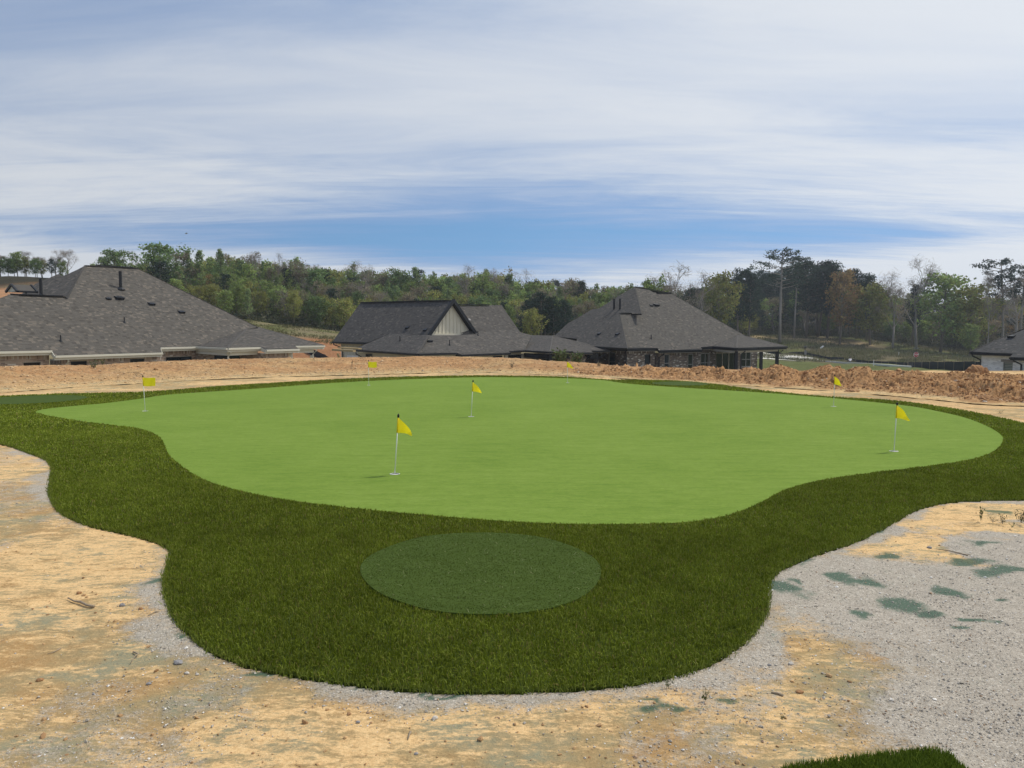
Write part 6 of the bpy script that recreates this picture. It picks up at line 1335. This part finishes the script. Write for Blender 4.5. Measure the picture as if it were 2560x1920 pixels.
for row in range(6):
    px = -90 + row * 13
    while px < 2650:
        right = px > 1580
        D0 = np.interp(px, [-100, 300, 560, 700, 860, 1000, 1300, 1560, 1640, 1900, 2150, 2300, 2450, 2650], [134, 126, 104, 108, 112, 122, 122, 122, 150, 192, 191, 183, 170, 164])
        D = D0 + row * 8 + random.uniform(-3, 3); skl = np.interp(px, sk[:, 0], sk[:, 1]); basey = np.interp(px, [-100, 500, 700, 860, 1300, 1560, 1900, 2200, 2440, 2650], [720, 770, 800, 825, 835, 840, 850, 858, 888, 895])
        if px < 235 and (row > 1 or random.random() < .35): px += 26; continue
        f = (row + 1) / 6; top = basey + (skl - basey) * (.42 + .58 * f) + random.uniform(-12, 14)
        if right:
            w = [('leafy', .17), ('olive', .18), ('pine', .30), ('hazy', .12), ('amber', .07), ('bare', .08), ('round', .08)] if px < 2160 else [('leafy', .22), ('olive', .24), ('pine', .12), ('hazy', .18), ('amber', .08), ('bare', .12), ('round', .04)]
            if 1840 < px < 2160 and row > 2: w = [('pine', .8), ('tall_pine', .2)]
        elif row >= 3: w = [('leafy', .30), ('olive', .12), ('pine', .08), ('hazy', .10), ('bare', .10), ('round', .06), ('narrow', .24)]
        else: w = [('leafy', .36), ('olive', .22), ('pine', .08), ('hazy', .10), ('amber', .02), ('bare', .05), ('round', .07), ('narrow', .12)]
        if 1290 < px < 1440 and row < 2: w = [('pine', .9), ('hazy', .1)]; top = max(top, 760)
        kind = random.choices([k for k, _ in w], [q for _, q in w])[0]
        if px < 235: kind = random.choice(['round', 'olive', 'hazy']); top = random.uniform(672, 692); D = 127
        if row < 4 or random.random() < .0: tree(kind, px, top, D, f'{WORD[kind]} in the {ROW[row]} of the wood {zone(px)}', f'{WORD[kind]}s in the {ROW[row]} of the wood {zone(px)}', random.uniform(.85, 1.25) if right else random.uniform(.62, .95)); cnt += 1
        else: far.append((kind, px, top, D))
        px += random.uniform(24, 40) * (1.0 if row else .85) * (1 if row < 4 else .55)
print('wood trees', cnt, 'far', len(far))
def far_wood():
    Vs, Fs, Cs, off = [], [], [], 0
    cache = {}
    for kind, px, top, D in far:
        me = PROTO[kind][random.randrange(len(PROTO[kind]))][1]
        if me.name not in cache:
            v = np.empty(len(me.vertices) * 3, np.float32); me.vertices.foreach_get('co', v); c = np.empty(len(me.polygons) * 4, np.float32); me.attributes['Col'].data.foreach_get('color', c); cache[me.name] = (v.reshape(-1, 4, 3), c.reshape(-1, 4)[:, :3])
        v, c = cache[me.name]; pick = rng.random(len(v)) < .5; v = v[pick]; c = c[pick]; cen = v.mean(1, keepdims=True); v = cen + (v - cen) * 1.35
        p = atd(px, 850, D); z = gz(p[0], p[1]); zt = HC + ray(px, top)[2] * D; s = max(3.5, zt - z) / 12; a = random.uniform(0, 6.28); w = s ** .8 * .85; x = (v[..., 0] * math.cos(a) - v[..., 1] * math.sin(a)) * w + p[0]; y = (v[..., 0] * math.sin(a) + v[..., 1] * math.cos(a)) * w + p[1]
        V = np.stack([x, y, v[..., 2] * s + z], -1).reshape(-1, 3); n = len(v); Vs.append(V); Fs.append(np.arange(4 * n).reshape(n, 4) + off); Cs.append(c * random.uniform(.8, 1.2)); off += 4 * n
    # low brush along the foot of the wood
    n = 60000; px = rng.uniform(440, 2700, n); D0 = np.interp(px, [440, 560, 700, 860, 1000, 1300, 1560, 1640, 1900, 2150, 2300, 2450, 2650], [112, 101, 105, 109, 118, 118, 118, 140, 189, 188, 180, 166, 160]); D = D0 + rng.exponential(6, n); a = (px - 1280) / F; X = a * D; Y = D
    clump = fbm(X / 3, Y / 3, 3, 99); Z = tz(X, Y) + np.abs(rng.normal(0, 2.0, n)) * np.clip(clump * 3 - .8, .12, 1.7) * sstep(D - D0, -1, 5)
    d1 = rng.normal(0, 1, (n, 3)); d1 /= np.linalg.norm(d1, axis=1)[:, None]; d2 = np.cross(d1, rng.normal(0, 1, (n, 3))); d2 /= np.linalg.norm(d2, axis=1)[:, None]; s = rng.uniform(.12, .3, (n, 1)); q = np.stack([X, Y, Z], 1)
    V = np.stack([q - d1 * s, q + d2 * s * .6, q + d1 * s, q - d2 * s * .6], 1).reshape(-1, 3); kk = rng.uniform(0, 1, (n, 1)); col = (np.array([.07, .095, .05]) * (1 - kk) + np.array([.15, .14, .085]) * kk)
    tag(obj('undergrowth', mesh_np('undergrowth', V, np.arange(4 * n).reshape(n, 4), M_leaf, col)), 'low brush and saplings along the foot of the wood', 'undergrowth', kind='stuff')
    tag(obj('distant_wood', mesh_np('distant_wood', np.concatenate(Vs), np.concatenate(Fs), M_leaf, np.concatenate(Cs))), 'far part of the wood reading as one mass behind the nearer trees', 'wood', kind='stuff')
far_wood()
def meadow():
    n = 42000; px = rng.uniform(1860, 2480, n); D = rng.uniform(128, 196, n); X = (px - 1280) / F * D; cl = fbm(X / 5, D / 5, 4, 123); k = cl > .45; X, Dd = X[k], D[k]; n = len(X); Z = tz(X, Dd); h = rng.uniform(.2, .75, n)
    w = rng.uniform(0, 1, (n, 1)); col = np.array([.10, .12, .045]) * (1 - w) + np.array([.27, .235, .15]) * w
    V, Fc, Cc = blades(np.stack([X, Dd], 1), h, np.full(n, .10), col, Z - .05, .5)
    tag(obj('meadow_grass', mesh_np('meadow_grass', V, Fc, M_blade, Cc)), 'tall dry grass on the slope below the right wood', 'grass', kind='stuff')
    n = 9000; px = rng.uniform(590, 870, n); D = rng.uniform(84, 112, n); X = (px - 1280) / F * D; cl = fbm(X / 4, D / 4, 4, 124); k = cl > .48; X, Dd = X[k], D[k]; n = len(X); w = rng.uniform(0, 1, (n, 1)); col = np.array([.10, .12, .045]) * (1 - w) + np.array([.24, .20, .11]) * w
    V, Fc, Cc = blades(np.stack([X, Dd], 1), rng.uniform(.1, .35, n), np.full(n, .08), col, tz(X, Dd) - .05, .5)
    tag(obj('bank_grass', mesh_np('bank_grass', V, Fc, M_blade, Cc)), 'patchy grass on the bare bank between the left and middle houses', 'grass', kind='stuff')
meadow()

# ------------------------------------------------------------------ haze
def haze():
    m = bpy.data.materials.new('haze'); m.use_nodes = True; n = m.node_tree.nodes; n.clear(); o = n.new('ShaderNodeOutputMaterial'); v = n.new('ShaderNodeVolumePrincipled')
    v.inputs['Color'].default_value = (0.80, 0.88, 1.0, 1); v.inputs['Density'].default_value = 0.00038; v.inputs['Anisotropy'].default_value = 0.2; m.node_tree.links.new(v.outputs[0], o.inputs['Volume'])
    mb = MB(); mb.box((0, 502, 12), (905, 0, 0), (0, 805, 0), (0, 0, 20)); h = mb.build('haze', m, None, 'stuff'); h['label'] = 'thin blue haze of the air over the whole valley'; h['category'] = 'haze'
haze()
